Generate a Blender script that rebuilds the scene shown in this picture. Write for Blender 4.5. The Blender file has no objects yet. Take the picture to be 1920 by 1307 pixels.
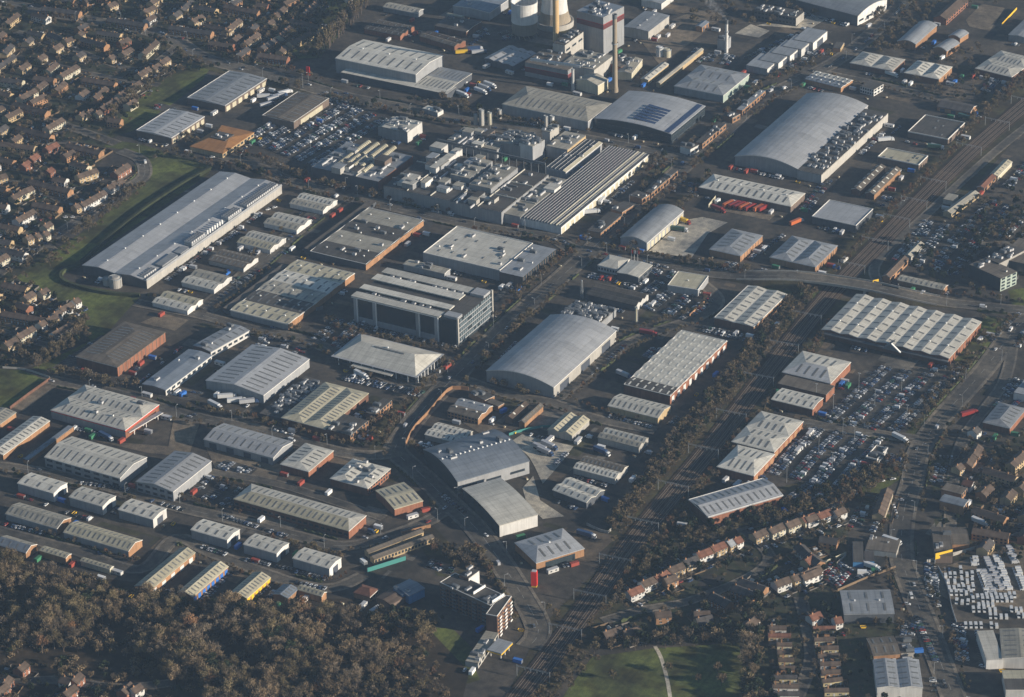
import bpy, math, random
import numpy as np
from mathutils import Vector, Matrix
R = math.radians
random.seed(7); rng = np.random.default_rng(7)
# ---------------------------------------------------------------- camera
FPX = 5957.0; PITCH = R(28.095); ROLL = R(-1.257); AZ = R(-29.557); CH = 1100.0
_f = np.array([math.sin(AZ)*math.cos(PITCH), math.cos(AZ)*math.cos(PITCH), -math.sin(PITCH)])
_r0 = np.array([math.cos(AZ), -math.sin(AZ), 0.0]); _u0 = np.cross(_r0, _f)
_r = math.cos(ROLL)*_r0 + math.sin(ROLL)*_u0; _u = -math.sin(ROLL)*_r0 + math.cos(ROLL)*_u0
CAM = _f*(CH/_f[2]); CAM[2] = CH
scene = bpy.context.scene
cd = bpy.data.cameras.new('camera'); cam = bpy.data.objects.new('camera', cd)
scene.collection.objects.link(cam); scene.camera = cam
M3 = Matrix([[_r[0], _u[0], -_f[0]], [_r[1], _u[1], -_f[1]], [_r[2], _u[2], -_f[2]]])
cam.matrix_world = Matrix.Translation(Vector(CAM)) @ M3.to_4x4()
cd.sensor_width = 36; cd.sensor_fit = 'HORIZONTAL'; cd.lens = FPX/1920*36
cd.clip_start = 5; cd.clip_end = 20000
# ---------------------------------------------------------------- light
SUN_EL = 15.0; SUN_DIR = math.radians(9.0)      # direction towards the sun in the xy plane
EXPO = 0.8
w = bpy.data.worlds.new('World'); scene.world = w; w.use_nodes = True
nt = w.node_tree; nt.nodes.clear()
sky = nt.nodes.new('ShaderNodeTexSky'); sky.sky_type = 'NISHITA'; sky.sun_disc = False
sky.sun_elevation = R(SUN_EL); sky.sun_rotation = math.pi/2 - SUN_DIR; sky.dust_density = .3; sky.ozone_density = 4; sky.air_density = 1.3
bg = nt.nodes.new('ShaderNodeBackground'); bg.inputs[1].default_value = 0.05
wo = nt.nodes.new('ShaderNodeOutputWorld')
nt.links.new(sky.outputs[0], bg.inputs[0]); nt.links.new(bg.outputs[0], wo.inputs[0])
sl = bpy.data.lights.new('sun', 'SUN'); sl.energy = 4.4; sl.angle = R(0.53); sl.color = (1, .88, .73)
so = bpy.data.objects.new('sun', sl); scene.collection.objects.link(so)
sv = Vector((math.cos(R(SUN_EL))*math.cos(SUN_DIR), math.cos(R(SUN_EL))*math.sin(SUN_DIR), math.sin(R(SUN_EL))))
so.rotation_euler = sv.to_track_quat('Z', 'Y').to_euler()
scene.view_settings.view_transform = 'Standard'; scene.view_settings.look = 'None'
scene.view_settings.exposure = EXPO; scene.view_settings.gamma = 1
scene.render.engine = 'CYCLES'; scene.cycles.volume_bounces = 2
HAZE = 0.00005
# ---------------------------------------------------------------- photograph pixel -> world point
TX = [0, 380, 760, 1140, 1520]; TY = [0, 320, 640, 960]
def W(x, y, z=0.0):
    d = (x-960)*_r - (y-653.5)*_u + FPX*_f
    return CAM + d*((z-CH)/d[2])
def full(t, x, y):                     # survey-sheet coordinates -> photograph coordinates
    if t == 'F': return x, y
    if t == 'Z': return 820+x/5.446, 1040+y/5.446
    r, c = int(t[0]), int(t[1]); s = 3.96 if r < 3 else 3.7675
    return TX[c]+x/s, TY[r]+y/s
def P(t, x, y, z=0.0): return W(*full(t, x, y), z)
def proj(p):
    d = np.asarray(p, float)-CAM; w_ = d@_f
    return 960+FPX*(d@_r)/w_, 653.5-FPX*(d@_u)/w_
# ---------------------------------------------------------------- materials
MATS = {}
def mat(name, col, rough=.8, kind='plain', metal=0.0, var=.18, col2=None, sc=.12, spec=.3):
    if name in MATS: return MATS[name]
    m = bpy.data.materials.new(name); m.use_nodes = True; MATS[name] = m
    n, l = m.node_tree.nodes, m.node_tree.links
    b = n['Principled BSDF']; b.inputs['Roughness'].default_value = rough
    b.inputs['Metallic'].default_value = metal; b.inputs['Specular IOR Level'].default_value = spec
    if kind == 'plain':
        b.inputs['Base Color'].default_value = (*col, 1); return m
    tc = n.new('ShaderNodeTexCoord')
    def noise(scale, det=4, mp=None, rot=0):
        t = n.new('ShaderNodeTexNoise'); t.inputs['Scale'].default_value = scale; t.inputs['Detail'].default_value = det
        if mp:
            q = n.new('ShaderNodeMapping'); q.inputs['Scale'].default_value = mp
            l.new(tc.outputs['Object'], q.inputs[0]); l.new(q.outputs[0], t.inputs['Vector'])
        else: l.new(tc.outputs['Object'], t.inputs['Vector'])
        return t.outputs[0]
    def ramp(src, a, b_, p0=.35, p1=.65):
        r = n.new('ShaderNodeValToRGB'); e = r.color_ramp.elements
        e[0].position = p0; e[1].position = p1; e[0].color = (*a, 1); e[1].color = (*b_, 1)
        l.new(src, r.inputs[0]); return r.outputs[0]
    def mul(a, b_, f=1.0):
        x = n.new('ShaderNodeMix'); x.data_type = 'RGBA'; x.blend_type = 'MULTIPLY'
        x.inputs[0].default_value = f; l.new(a, x.inputs[6]); l.new(b_, x.inputs[7]); return x.outputs[2]
    c = np.array(col); c2 = np.array(col2) if col2 else c*(1-var)
    base = ramp(noise(sc), tuple(c2), tuple(c), .3, .7)
    if kind == 'roof':
        st = ramp(noise(1.0, 3, (.9, .05, .05)), (1-var*.8,)*3, (1, 1, 1), .3, .6)
        s2 = ramp(noise(1.0, 3, (.05, .9, .05)), (1-var*.8,)*3, (1, 1, 1), .3, .6)
        base = mul(mul(base, st), s2)
        spot = ramp(noise(.9, 6), (.62, .6, .56), (1, 1, 1), .26, .36)
        base = mul(base, spot, .8)
    elif kind == 'wall':
        st = ramp(noise(1.0, 3, (.8, .8, .06)), (1-var,)*3, (1, 1, 1), .3, .6)
        base = mul(base, st)
    elif kind == 'ground':
        base = mul(base, ramp(noise(.03, 8), (.55, .56, .58), (1.42, 1.34, 1.2), .34, .68))
        base = mul(base, ramp(noise(.22, 5), (.72, .73, .74), (1.22, 1.2, 1.15), .35, .65))
        base = mul(base, ramp(noise(1.3, 3), (.75, .75, .75), (1.15, 1.15, 1.15)))
        if name == 'grass':
            base = mul(base, ramp(noise(1.0, 3, (.35, .02, 1)), (.80, .82, .78), (1.12, 1.1, 1.05), .35, .65)); base = mul(base, ramp(noise(.06, 7), (.80, .72, .62), (1.05, 1.08, 1.05), .36, .5))
    elif kind == 'leaf':
        oi = n.new('ShaderNodeObjectInfo')
        hs = n.new('ShaderNodeHueSaturation'); mr = n.new('ShaderNodeMapRange')
        mr.inputs['To Min'].default_value = .65; mr.inputs['To Max'].default_value = 1.4
        l.new(oi.outputs['Random'], mr.inputs[0]); l.new(mr.outputs[0], hs.inputs['Value'])
        g = n.new('ShaderNodeNewGeometry'); r2 = n.new('ShaderNodeMapRange')
        r2.inputs['To Min'].default_value = .7; r2.inputs['To Max'].default_value = 1.35
        l.new(g.outputs['Random Per Island'], r2.inputs[0])
        mm = n.new('ShaderNodeMix'); mm.data_type = 'RGBA'; mm.blend_type = 'MULTIPLY'; mm.inputs[0].default_value = 1
        cb = n.new('ShaderNodeCombineColor')
        for k in range(3): l.new(r2.outputs[0], cb.inputs[k])
        l.new(base, mm.inputs[6]); l.new(cb.outputs[0], mm.inputs[7])
        l.new(mm.outputs[2], hs.inputs['Color']); base = hs.outputs[0]
    if kind in ('roof', 'wall'):
        oi = n.new('ShaderNodeObjectInfo'); mr = n.new('ShaderNodeMapRange'); mr.inputs['To Min'].default_value = .80; mr.inputs['To Max'].default_value = 1.06
        l.new(oi.outputs['Random'], mr.inputs[0]); fac = mr.outputs[0]
        if kind == 'roof':
            sp_ = n.new('ShaderNodeSeparateXYZ'); l.new(tc.outputs['Object'], sp_.inputs[0])
            for ax, per in ((0, 5.3), (1, 6.1)):
                dv = n.new('ShaderNodeMath'); dv.operation = 'DIVIDE'; dv.inputs[1].default_value = per; l.new(sp_.outputs[ax], dv.inputs[0])
                fr = n.new('ShaderNodeMath'); fr.operation = 'FRACT'; l.new(dv.outputs[0], fr.inputs[0])
                lt = n.new('ShaderNodeMath'); lt.operation = 'LESS_THAN'; lt.inputs[1].default_value = .07; l.new(fr.outputs[0], lt.inputs[0])
                ma = n.new('ShaderNodeMath'); ma.operation = 'MULTIPLY_ADD'; ma.inputs[1].default_value = -.17; ma.inputs[2].default_value = 1; l.new(lt.outputs[0], ma.inputs[0])
                mu = n.new('ShaderNodeMath'); mu.operation = 'MULTIPLY'; l.new(fac, mu.inputs[0]); l.new(ma.outputs[0], mu.inputs[1]); fac = mu.outputs[0]
            # sheets of differing age
            vo = n.new('ShaderNodeTexVoronoi'); vo.inputs['Scale'].default_value = .11; l.new(tc.outputs['Object'], vo.inputs['Vector']); vo.distance = 'CHEBYCHEV'
            sx_ = n.new('ShaderNodeSeparateColor'); l.new(vo.outputs['Color'], sx_.inputs[0]); m2 = n.new('ShaderNodeMapRange'); m2.inputs['To Min'].default_value = .86; m2.inputs['To Max'].default_value = 1.03
            l.new(sx_.outputs[0], m2.inputs[0]); mu = n.new('ShaderNodeMath'); mu.operation = 'MULTIPLY'; l.new(fac, mu.inputs[0]); l.new(m2.outputs[0], mu.inputs[1]); fac = mu.outputs[0]
        cb = n.new('ShaderNodeCombineColor')
        for k in range(3): l.new(fac, cb.inputs[k])
        base = mul(base, cb.outputs[0])
    l.new(base, b.inputs['Base Color'])
    return m
WALL = dict(
 g=mat('grey cladding', (.36, .37, .38), .55, 'wall'), b=mat('red brown brick', (.21, .11, .075), .9, 'wall', var=.3),
 o=mat('orange brick', (.42, .235, .125), .9, 'wall', var=.25), w=mat('white render', (.72, .71, .68), .7, 'wall'),
 c=mat('cream cladding', (.62, .57, .42), .7, 'wall'), d=mat('dark cladding', (.10, .11, .125), .5, 'wall'),
 u=mat('blue cladding', (.08, .26, .52), .6, 'wall'), r=mat('bright red brick', (.34, .15, .09), .9, 'wall', var=.25),
 s=mat('smoked glass wall', (.045, .06, .07), .12, 'wall', spec=.6), y=mat('yellow brick', (.56, .42, .24), .9, 'wall', var=.25),
 n=mat('pale green panels', (.42, .50, .44), .6, 'wall'), k=mat('brown cladding', (.20, .15, .12), .7, 'wall'),
 p=mat('pale concrete', (.47, .45, .41), .85, 'wall'))
ROOF = dict(
 w=mat('white sheet roof', (.74, .71, .62), .55, 'roof'), g=mat('grey sheet roof', (.36, .38, .40), .5, 'roof'),
 d=mat('dark felt roof', (.125, .118, .108), .9, 'roof', var=.3), c=mat('cement sheet roof', (.50, .47, .39), .8, 'roof', var=.25),
 b=mat('brown felt roof', (.21, .18, .145), .9, 'roof', var=.3), o=mat('orange tile roof', (.45, .22, .08), .8, 'roof'),
 u=mat('blue grey roof', (.27, .31, .36), .45, 'roof'), l=mat('silver roof', (.44, .45, .46), .45, 'roof', var=.1),
 t=mat('brown tiles', (.17, .125, .095), .9, 'roof', var=.3), r=mat('red tiles', (.28, .13, .085), .9, 'roof', var=.3),
 k=mat('slate tiles', (.115, .105, .10), .85, 'roof', var=.3), m=mat('cream sheet roof', (.60, .55, .40), .7, 'roof'))
M_TRIM = mat('pale trim', (.68, .66, .62), .6); M_LIGHT = mat('rooflight', (.20, .20, .19), .35, 'wall', spec=.5)
M_LIGHTW = mat('pale rooflight', (.66, .65, .58), .4); M_GLASS = mat('window glass', (.03, .04, .05), .1, spec=.6)
M_SAW = mat('saw tooth glazing', (.045, .05, .055), .35, 'wall', spec=.5); M_DOORW = mat('door white', (.58, .58, .56), .6); M_DOORD = mat('door dark', (.07, .08, .10), .6)
M_VENT = mat('vent metal', (.50, .50, .50), .5); M_VENTD = mat('vent dark', (.13, .14, .15), .6)
M_YEL = mat('yellow paint', (.75, .47, .03), .6); M_RED = mat('red paint', (.62, .03, .02), .5)
M_BLUE = mat('blue paint', (.04, .16, .50), .5); M_STEEL = mat('galvanised steel', (.30, .32, .33), .5)
M_WHITE = mat('white paint', (.78, .78, .76), .5); M_BARK = mat('bark', (.13, .10, .075), .95, 'wall')
M_FENCE = mat('timber fence', (.22, .155, .095), .9, 'wall'); M_TYRE = mat('tyre', (.02, .02, .02), .9)
M_TEAL = mat('teal paint', (.06, .24, .22), .7); M_SOLAR = mat('solar panel', (.03, .05, .11), .2, spec=.6)
M_ORG = mat('orange red paint', (.72, .13, .03), .6); M_GRN = mat('green paint', (.05, .20, .10), .6)
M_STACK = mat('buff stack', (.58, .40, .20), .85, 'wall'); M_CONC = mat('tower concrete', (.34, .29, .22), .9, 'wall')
# ---------------------------------------------------------------- mesh helpers
COL = scene.collection
class MB:
    def __init__(s): s.v = []; s.f = []; s.m = []; s.mats = []
    def slot(s, m):
        if m not in s.mats: s.mats.append(m)
        return s.mats.index(m)
    def add(s, vs, fs, m):
        k = s.slot(m); o = len(s.v); s.v += [tuple(map(float, p)) for p in vs]
        s.f += [tuple(i+o for i in f) for f in fs]; s.m += [k]*len(fs); return s
    def box(s, x0, y0, z0, x1, y1, z1, m, bottom=False):
        vs = [(x0,y0,z0),(x1,y0,z0),(x1,y1,z0),(x0,y1,z0),(x0,y0,z1),(x1,y0,z1),(x1,y1,z1),(x0,y1,z1)]
        fs = [(4,5,6,7),(0,1,5,4),(1,2,6,5),(2,3,7,6),(3,0,4,7)]
        if bottom: fs.append((3,2,1,0))
        return s.add(vs, fs, m)
    def tube(s, rings, m, n=16, cx=0, cy=0, cap=True):   # rings: (z, radius)
        vs = []; fs = []
        for z, r_ in rings:
            vs += [(cx+r_*math.cos(2*math.pi*i/n), cy+r_*math.sin(2*math.pi*i/n), z) for i in range(n)]
        for k in range(len(rings)-1):
            for i in range(n):
                j = (i+1) % n; fs.append((k*n+i, k*n+j, (k+1)*n+j, (k+1)*n+i))
        if cap: fs.append(tuple((len(rings)-1)*n+i for i in range(n)))
        return s.add(vs, fs, m)
    def bar(s, a, b, w_, m):
        a = Vector(a); b = Vector(b); d = (b-a).normalized()
        p = d.cross(Vector((0, 0, 1)));  p = Vector((1, 0, 0)) if p.length < .01 else p.normalized()
        q = d.cross(p); h = w_/2; vs = []
        for c in (a, b):
            for sx, sy in ((-1,-1),(1,-1),(1,1),(-1,1)): vs.append(c+p*h*sx+q*h*sy)
        return s.add(vs, [(0,1,5,4),(1,2,6,5),(2,3,7,6),(3,0,4,7),(4,5,6,7),(3,2,1,0)], m)
    def mesh(s, name):
        me = bpy.data.meshes.new(name); me.from_pydata(s.v, [], s.f)
        for m in s.mats: me.materials.append(m)
        if len(s.mats) > 1: me.polygons.foreach_set('material_index', s.m)
        me.update(); return me
    def build(s, name, parent=None, loc=None, rz=0):
        return link(name, s.mesh(name), parent, loc, rz)
def link(name, data, parent=None, loc=None, rz=0):
    o = bpy.data.objects.new(name, data); COL.objects.link(o)
    if parent: o.parent = parent
    if loc is not None: o.location = loc
    if rz: o.rotation_euler = (0, 0, rz)
    return o
USED = {}
def tag(o, label, cat, group=None, kind=None):
    n = USED.get(label, 0); USED[label] = n+1
    o['label'] = label; o['category'] = cat
    if group: o['group'] = group
    if kind: o['kind'] = kind
    return o
def structure(o): o['kind'] = 'structure'; return o
ORD = ['', 'first', 'second', 'third', 'fourth', 'fifth', 'sixth', 'seventh', 'eighth', 'ninth', 'tenth', 'eleventh', 'twelfth',
  'thirteenth', 'fourteenth', 'fifteenth', 'sixteenth', 'seventeenth', 'eighteenth', 'nineteenth', 'twentieth']
def ordw(i):
    if i <= 20: return ORD[i]
    if i > 100: return 'hundred and '+ordw(i-100)
    t = ['', '', 'twenty', 'thirty', 'forty', 'fifty', 'sixty', 'seventy', 'eighty', 'ninety'][i//10] if i < 100 else 'hundred'
    return (t+'-'+ORD[i % 10]) if i % 10 else ('hundredth' if i == 100 else t[:-1]+'ieth')
FOOT = []                              # footprints of buildings: (x, y, ang, w, d)
def blocked(x, y, mrg=1.0, h=False):
    for (fx, fy, ca, sa, fw, fd, rad2, cx, cy) in FOOT:
        if (x-cx)**2+(y-cy)**2 > rad2: continue
        dx, dy = x-fx, y-fy; u = dx*ca+dy*sa; v = -dx*sa+dy*ca
        if -mrg < u < fw+mrg and -mrg < v < fd+mrg: return True
    return False
def footprint(x, y, ang, w_, d):
    ca, sa = math.cos(ang), math.sin(ang); cx = x+ca*w_/2-sa*d/2; cy = y+sa*w_/2+ca*d/2
    FOOT.append((x, y, ca, sa, w_, d, (math.hypot(w_, d)/2+4)**2, cx, cy))
# ---------------------------------------------------------------- buildings
def frame3(a, b, c):
    """rectangle through the left, near and right eave corners -> (origin x, y, angle, width, depth)"""
    ab = b[:2]-a[:2]; ang = math.atan2(ab[1], ab[0])
    bc = c[:2]-b[:2]
    if np.hypot(*bc) > 1.25*np.hypot(*ab): ang = math.atan2(bc[1], bc[0])-math.pi/2
    if abs(ang) < R(6.5): ang = 0.0
    u = np.array([math.cos(ang), math.sin(ang)]); v = np.array([-u[1], u[0]])
    w_ = max(2.0, (ab@u + 0)); d = max(2.0, bc@v)
    if ang == 0.0: w_ = max(2.0, w_+.5*(bc@u)) if abs(bc@u) < 3 else w_
    o = b[:2]-u*(ab@u)
    if ang == 0.0: o = np.array([a[0], (a[1]+b[1])/2])
    return o[0], o[1], ang, w_, d
def profile(roof, n, rise, L):
    """cross-section points (s, z) and index of ridges"""
    if roof == 'f': return [(0, 0), (L, 0)], []
    if roof == 'b':
        k = 12; return [(L*i/k, rise*(1-(2*i/k-1)**2)) for i in range(k+1)], []
    if roof == 's':                    # saw-tooth: long slope, then steep glazed face
        pts = []; 
        for i in range(n): pts += [(L*i/n, 0), (L*(i+.28)/n, rise)]
        return pts+[(L, 0)], []
    pts = [(0, 0)]; rid = []
    for i in range(n):
        rid.append(len(pts)); pts.append((L*(i+.5)/n, rise)); pts.append((L*(i+1)/n, 0))
    return pts, rid
def building(t, kind, A, B, C, h, roofspec, wall, roofm, feats='', label='', cat='warehouse', name=None, group=None, z0=0.0):
    a, b = P(t, *A, z0+h), P(t, *B, z0+h)
    if isinstance(C, tuple): c = P(t, *C, z0+h)
    else:
        ab = (b-a)[:2]; ab = ab/np.hypot(*ab); c = b+np.array([-ab[1]*C, ab[0]*C, 0])
    x, y, ang, w_, d = frame3(a, b, c)
    if z0 == 0: footprint(x, y, ang, w_, d)
    root = link(name or kind, None, None, (x, y, z0), ang); root.empty_display_size = 2
    tag(root, label, cat, group)
    body(root, w_, d, h, roofspec, wall, roofm, feats)
    return root, w_, d
def body(root, w_, d, h, roofspec, wall, roofm, feats):
    head, _, rs = roofspec.partition(':'); rise = float(rs or 1.2)
    roof = head[0]; axis = head[1] if len(head) > 1 else 'u'; hip = head.endswith('h')
    nb = ''.join(ch for ch in head[2:] if ch.isdigit()); nb = int(nb or 1)
    roofs = [ROOF[k] for k in roofm.split(',')]; wm = WALL[wall[0]]; wr = WALL[wall[1]] if len(wall) > 1 else wm
    # axis u: ridge runs along u -> section across v
    L, E = (d, w_) if axis == 'u' else (w_, d)
    prof, rid = profile(roof, nb, rise, L)
    def pt(s, e, z): return (e, s, z) if axis == 'u' else (s, e, z)
    # walls -------------------------------------------------------------
    m = MB(); t = .0
    hipz = hip
    for e in (0, E):
        pts = [pt(0, e, 0)]+[pt(s, e, h+(0 if hipz else max(0, z-.05))) for s, z in prof]+[pt(L, e, 0)]
        if roof == 's' or (len(prof) > 4 and not hipz):
            for i in range(len(prof)-1):
                (s0, z0_), (s1, z1_) = prof[i], prof[i+1]
                if hipz: z0_ = z1_ = 0
                m.add([pt(s0, e, 0), pt(s1, e, 0), pt(s1, e, h+z1_-.03), pt(s0, e, h+z0_-.03)], [(0, 1, 2, 3)], wr if (axis == 'u' and e == E) else wm)
        else: m.add(pts, [tuple(range(len(pts)))], wr if (axis == 'u' and e == E) else wm)
    for s in (0, L):
        m.add([pt(s, 0, 0), pt(s, E, 0), pt(s, E, h), pt(s, 0, h)], [(0, 1, 2, 3)], wr if (axis == 'v' and s == L) else wm)
    if 'O' in feats.split():
        pm = MB().box(-.25, -.25, 0, .25, .25, h, M_TRIM).mesh('post')
        for i in range(3):
            for s_ in (.15, .85): link('post', pm, root, (w_*(.15+.35*i), d*s_, 0) if w_ > d else (w_*s_, d*(.15+.35*i), 0))
    else: m.build('wall', root)
    # roof --------------------------------------------------------------
    ov = .35 if roof != 'f' else 0.0
    r = MB(); N = len(prof); inset = min(E*.28, L/nb*.5*(.9 if nb > 1 else .62)) if hip else 0
    def e0(i): return (inset if i in rid else -ov) if hip else -ov
    def e1(i): return E-(inset if i in rid else -ov) if hip else E+ov
    zz = h+.12
    P2 = [(s, z) for s, z in prof]
    if roof != 'f': P2[0] = (P2[0][0]-ov, P2[0][1]); P2[-1] = (P2[-1][0]+ov, P2[-1][1])
    for i in range(N-1):
        bay = min(int((P2[i][0]+P2[i+1][0])/2/L*len(roofs)), len(roofs)-1); mm = roofs[bay]
        if roof == 's': mm = (M_SAW if i % 2 else ROOF['g']) if (i//2 < nb*.62 or i//2 % 2) else (ROOF['m'] if i % 2 else M_SAW)
        (s0, a0), (s1, a1) = P2[i], P2[i+1]
        r.add([pt(s0, e0(i), zz+a0), pt(s0, e1(i), zz+a0), pt(s1, e1(i+1), zz+a1), pt(s1, e0(i+1), zz+a1)], [(0, 1, 2, 3)], mm)
    if roof == 's':
        for i in range(1, N, 2):
            s0, a0 = P2[i]; q0, q1 = pt(s0-.14, .3, zz+a0-.3), pt(s0+.14, E-.3, zz+a0+.08); r.box(*[min(q0[j], q1[j]) for j in range(3)], *[max(q0[j], q1[j]) for j in range(3)], M_TRIM)
    if hip:
        for q in rid:
            for ee, fn in ((-ov, e0), (E+ov, e1)):
                bay = min(int(P2[q][0]/L*len(roofs)), len(roofs)-1)
                r.add([pt(P2[q-1][0], ee, zz), pt(P2[q+1][0], ee, zz), pt(P2[q][0], fn(q), zz+rise)], [(0, 1, 2)], roofs[bay])
    # fascia round the eaves
    if 'O' in feats.split(): r.add([(0, 0, h-.4), (w_, 0, h-.4), (w_, d, h-.4), (0, d, h-.4)], [(0, 1, 2, 3)], M_TRIM)
    for s in (P2[0][0], P2[-1][0]):
        r.add([pt(s, -ov, zz), pt(s, E+ov, zz), pt(s, E+ov, h-.35), pt(s, -ov, h-.35)], [(0, 1, 2, 3)], M_TRIM if wall[0] in 'gcw' else roofs[0])
    for e in (-ov, E+ov):
        for i in range(N-1):
            (s0, a0), (s1, a1) = P2[i], P2[i+1]
            if hip: a0 = a1 = 0
            r.add([pt(s0, e, zz+a0), pt(s1, e, zz+a1), pt(s1, e, zz+a1-.45), pt(s0, e, zz+a0-.45)], [(0, 1, 2, 3)], M_TRIM if wall[0] in 'gcwbo' else roofs[0])
    ro = r.build('roof', root)
    # features ----------------------------------------------------------
    fs = feats.split()
    def zat(s):
        for (s0, a0), (s1, a1) in zip(prof, prof[1:]):
            if s0-1e-6 <= s <= s1+1e-6: return a0+(a1-a0)*((s-s0)/(s1-s0) if s1 > s0 else 0)
        return 0
    for f in fs:
        k, v = f[0], f[1:]
        if k == 'O': continue
        if k == 'L' or k == 'l':       # rooflights, n per slope
            n = int(v); lm = M_LIGHT if k == 'L' else M_LIGHTW
            if roof in 'gb' and roof != 'f':
                segs = [(prof[i], prof[i+1]) for i in range(N-1)] if roof == 'g' else [(prof[2], prof[4]), (prof[8], prof[10])]
                for sg in segs:
                    (s0, a0), (s1, a1) = sg; ds = s1-s0; f0, f1 = .2, .8
                    sa, sb = s0+ds*f0, s0+ds*f1; za, zb = a0+(a1-a0)*f0, a0+(a1-a0)*f1
                    q = MB(); ww = .55 if E/n < 7 else .75
                    q.add([pt(0, -ww, 0), pt(sb-sa, -ww, zb-za), pt(sb-sa, ww, zb-za), pt(0, ww, 0),
                           pt(0, -ww, .14), pt(sb-sa, -ww, zb-za+.14), pt(sb-sa, ww, zb-za+.14), pt(0, ww, .14)],
                          [(4,5,6,7),(0,1,5,4),(1,2,6,5),(2,3,7,6),(3,0,4,7)], lm)
                    me = q.mesh('rooflight')
                    i0 = inset*.6 if hip else 0
                    for j in range(n):
                        e = i0+(E-2*i0)*(j+.5)/n
                        link('rooflight', me, ro, pt(sa, e, zz+za+.01))
            else:
                q = MB().box(-.6, -1.6, 0, .6, 1.6, .35, lm); me = q.mesh('rooflight')
                for j in range(n): link('rooflight', me, ro, (w_*(.12+.76*random.random()), d*(.12+.76*random.random()), zz+.01))
        elif k == 'P':                 # plant units and vents
            n = int(v); mes = []
            for (a_, b_, c_, mm) in ((1.5, 1.1, 1.6, M_VENT), (2.6, 1.4, 1.9, M_VENTD), (.5, .5, 1.1, M_WHITE), (1.0, 2.4, 1.2, M_VENT)):
                mes.append(MB().box(-a_, -b_, 0, a_, b_, c_, mm).box(-a_*.7, -b_*.7, c_, a_*.7, b_*.7, c_+.25, M_VENTD).mesh('roof_vent'))
            for j in range(n):
                s_, e_ = L*(.08+.84*random.random()), E*(.06+.88*random.random())
                link('roof_vent', random.choice(mes), ro, pt(s_, e_, zz+zat(s_)))
        elif k == 'V':                 # small ridge vents
            n = int(v); me = MB().box(-.5, -.5, 0, .5, .5, .8, M_WHITE).mesh('ridge_vent')
            rr = [prof[i][0] for i in rid] or [L/2]
            for s_ in rr:
                for j in range(n): link('ridge_vent', me, ro, pt(s_, E*(j+.5)/n, zz+zat(s_)-.1))
        elif k == 'Q':                 # flat parapet / upstand
            ph = float(v or .9); q = MB(); th = .35; pm = M_TRIM
            q.box(-.02, -.02, h-.1, w_+.02, th, h+ph, pm); q.box(-.02, d-th, h-.1, w_+.02, d+.02, h+ph, pm)
            q.box(-.025, th, h-.1, th, d-th, h+ph, pm); q.box(w_-th, th, h-.1, w_+.025, d-th, h+ph, pm)
            q.build('parapet', root)
        elif k in 'Ww':                # windows: rows,count
            rws, n = map(int, v.split(',')); S = w_ if k == 'W' else d
            ww = S/n*.62; hh = min(1.7, h/rws*.5)
            q = MB()
            if k == 'W': q.box(-ww/2, -.08, 0, ww/2, 0.02, hh, M_GLASS).box(-ww/2-.1, -.14, -.18, ww/2+.1, .02, -.02, M_VENTD)
            else: q.box(-.02, -ww/2, 0, .08, ww/2, hh, M_GLASS).box(-.02, -ww/2-.1, -.18, .14, ww/2+.1, -.02, M_VENTD)
            me = q.mesh('window')
            for a_ in range(rws):
                for j in range(n):
                    s_ = S*(j+.5)/n; z_ = h*(a_+.35)/rws
                    link('window', me, root, (s_, 0, z_) if k == 'W' else (w_, s_, z_))
        elif k in 'Dd':                # roller doors
            cc = v[0] if not v[0].isdigit() else 'd'; n = int(v.lstrip('abcdefghijklmnopqrstuvwxyz'))
            dm = dict(d=M_DOORD, w=M_DOORW, c=WALL['c'], r=M_RED, b=M_BLUE, y=M_YEL, o=WALL['o'], g=WALL['g'], s=WALL['s'], t=M_TEAL)[cc]
            S = w_ if k == 'D' else d; ww = S/n*(.62 if cc in 'cosbyt' else .42); hh = h*.72
            q = MB()
            if k == 'D': q.box(-ww/2, -.1, 0, ww/2, .02, hh, dm)
            else: q.box(-.02, -ww/2, 0, .1, ww/2, hh, dm)
            me = q.mesh('loading_door')
            for j in range(n):
                s_ = S*(j+.5)/n; link('loading_door', me, root, (s_, 0, .02) if k == 'D' else (w_, s_, .02))
        elif k == 'S':                 # stripes of dark panels on the right wall
            n = int(v); me = MB().box(-.02, -.35, .2, .13, .35, h-.4, WALL['k']).mesh('wall_pier')
            for j in range(n): link('wall_pier', me, root, (w_, d*(j+.5)/n, 0))
        elif k == 'B':                 # coloured band at the top of the right wall
            mm = dict(y=M_YEL, b=M_BLUE, r=M_RED, w=M_WHITE, t=M_TEAL)[v]
            MB().box(-.02, -.02, h-1.3, w_+.2, .0, h-.5, mm).box(w_, 0, h-1.3, w_+.16, d, h-.5, mm).build('fascia_board', root)
    return ro
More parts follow.
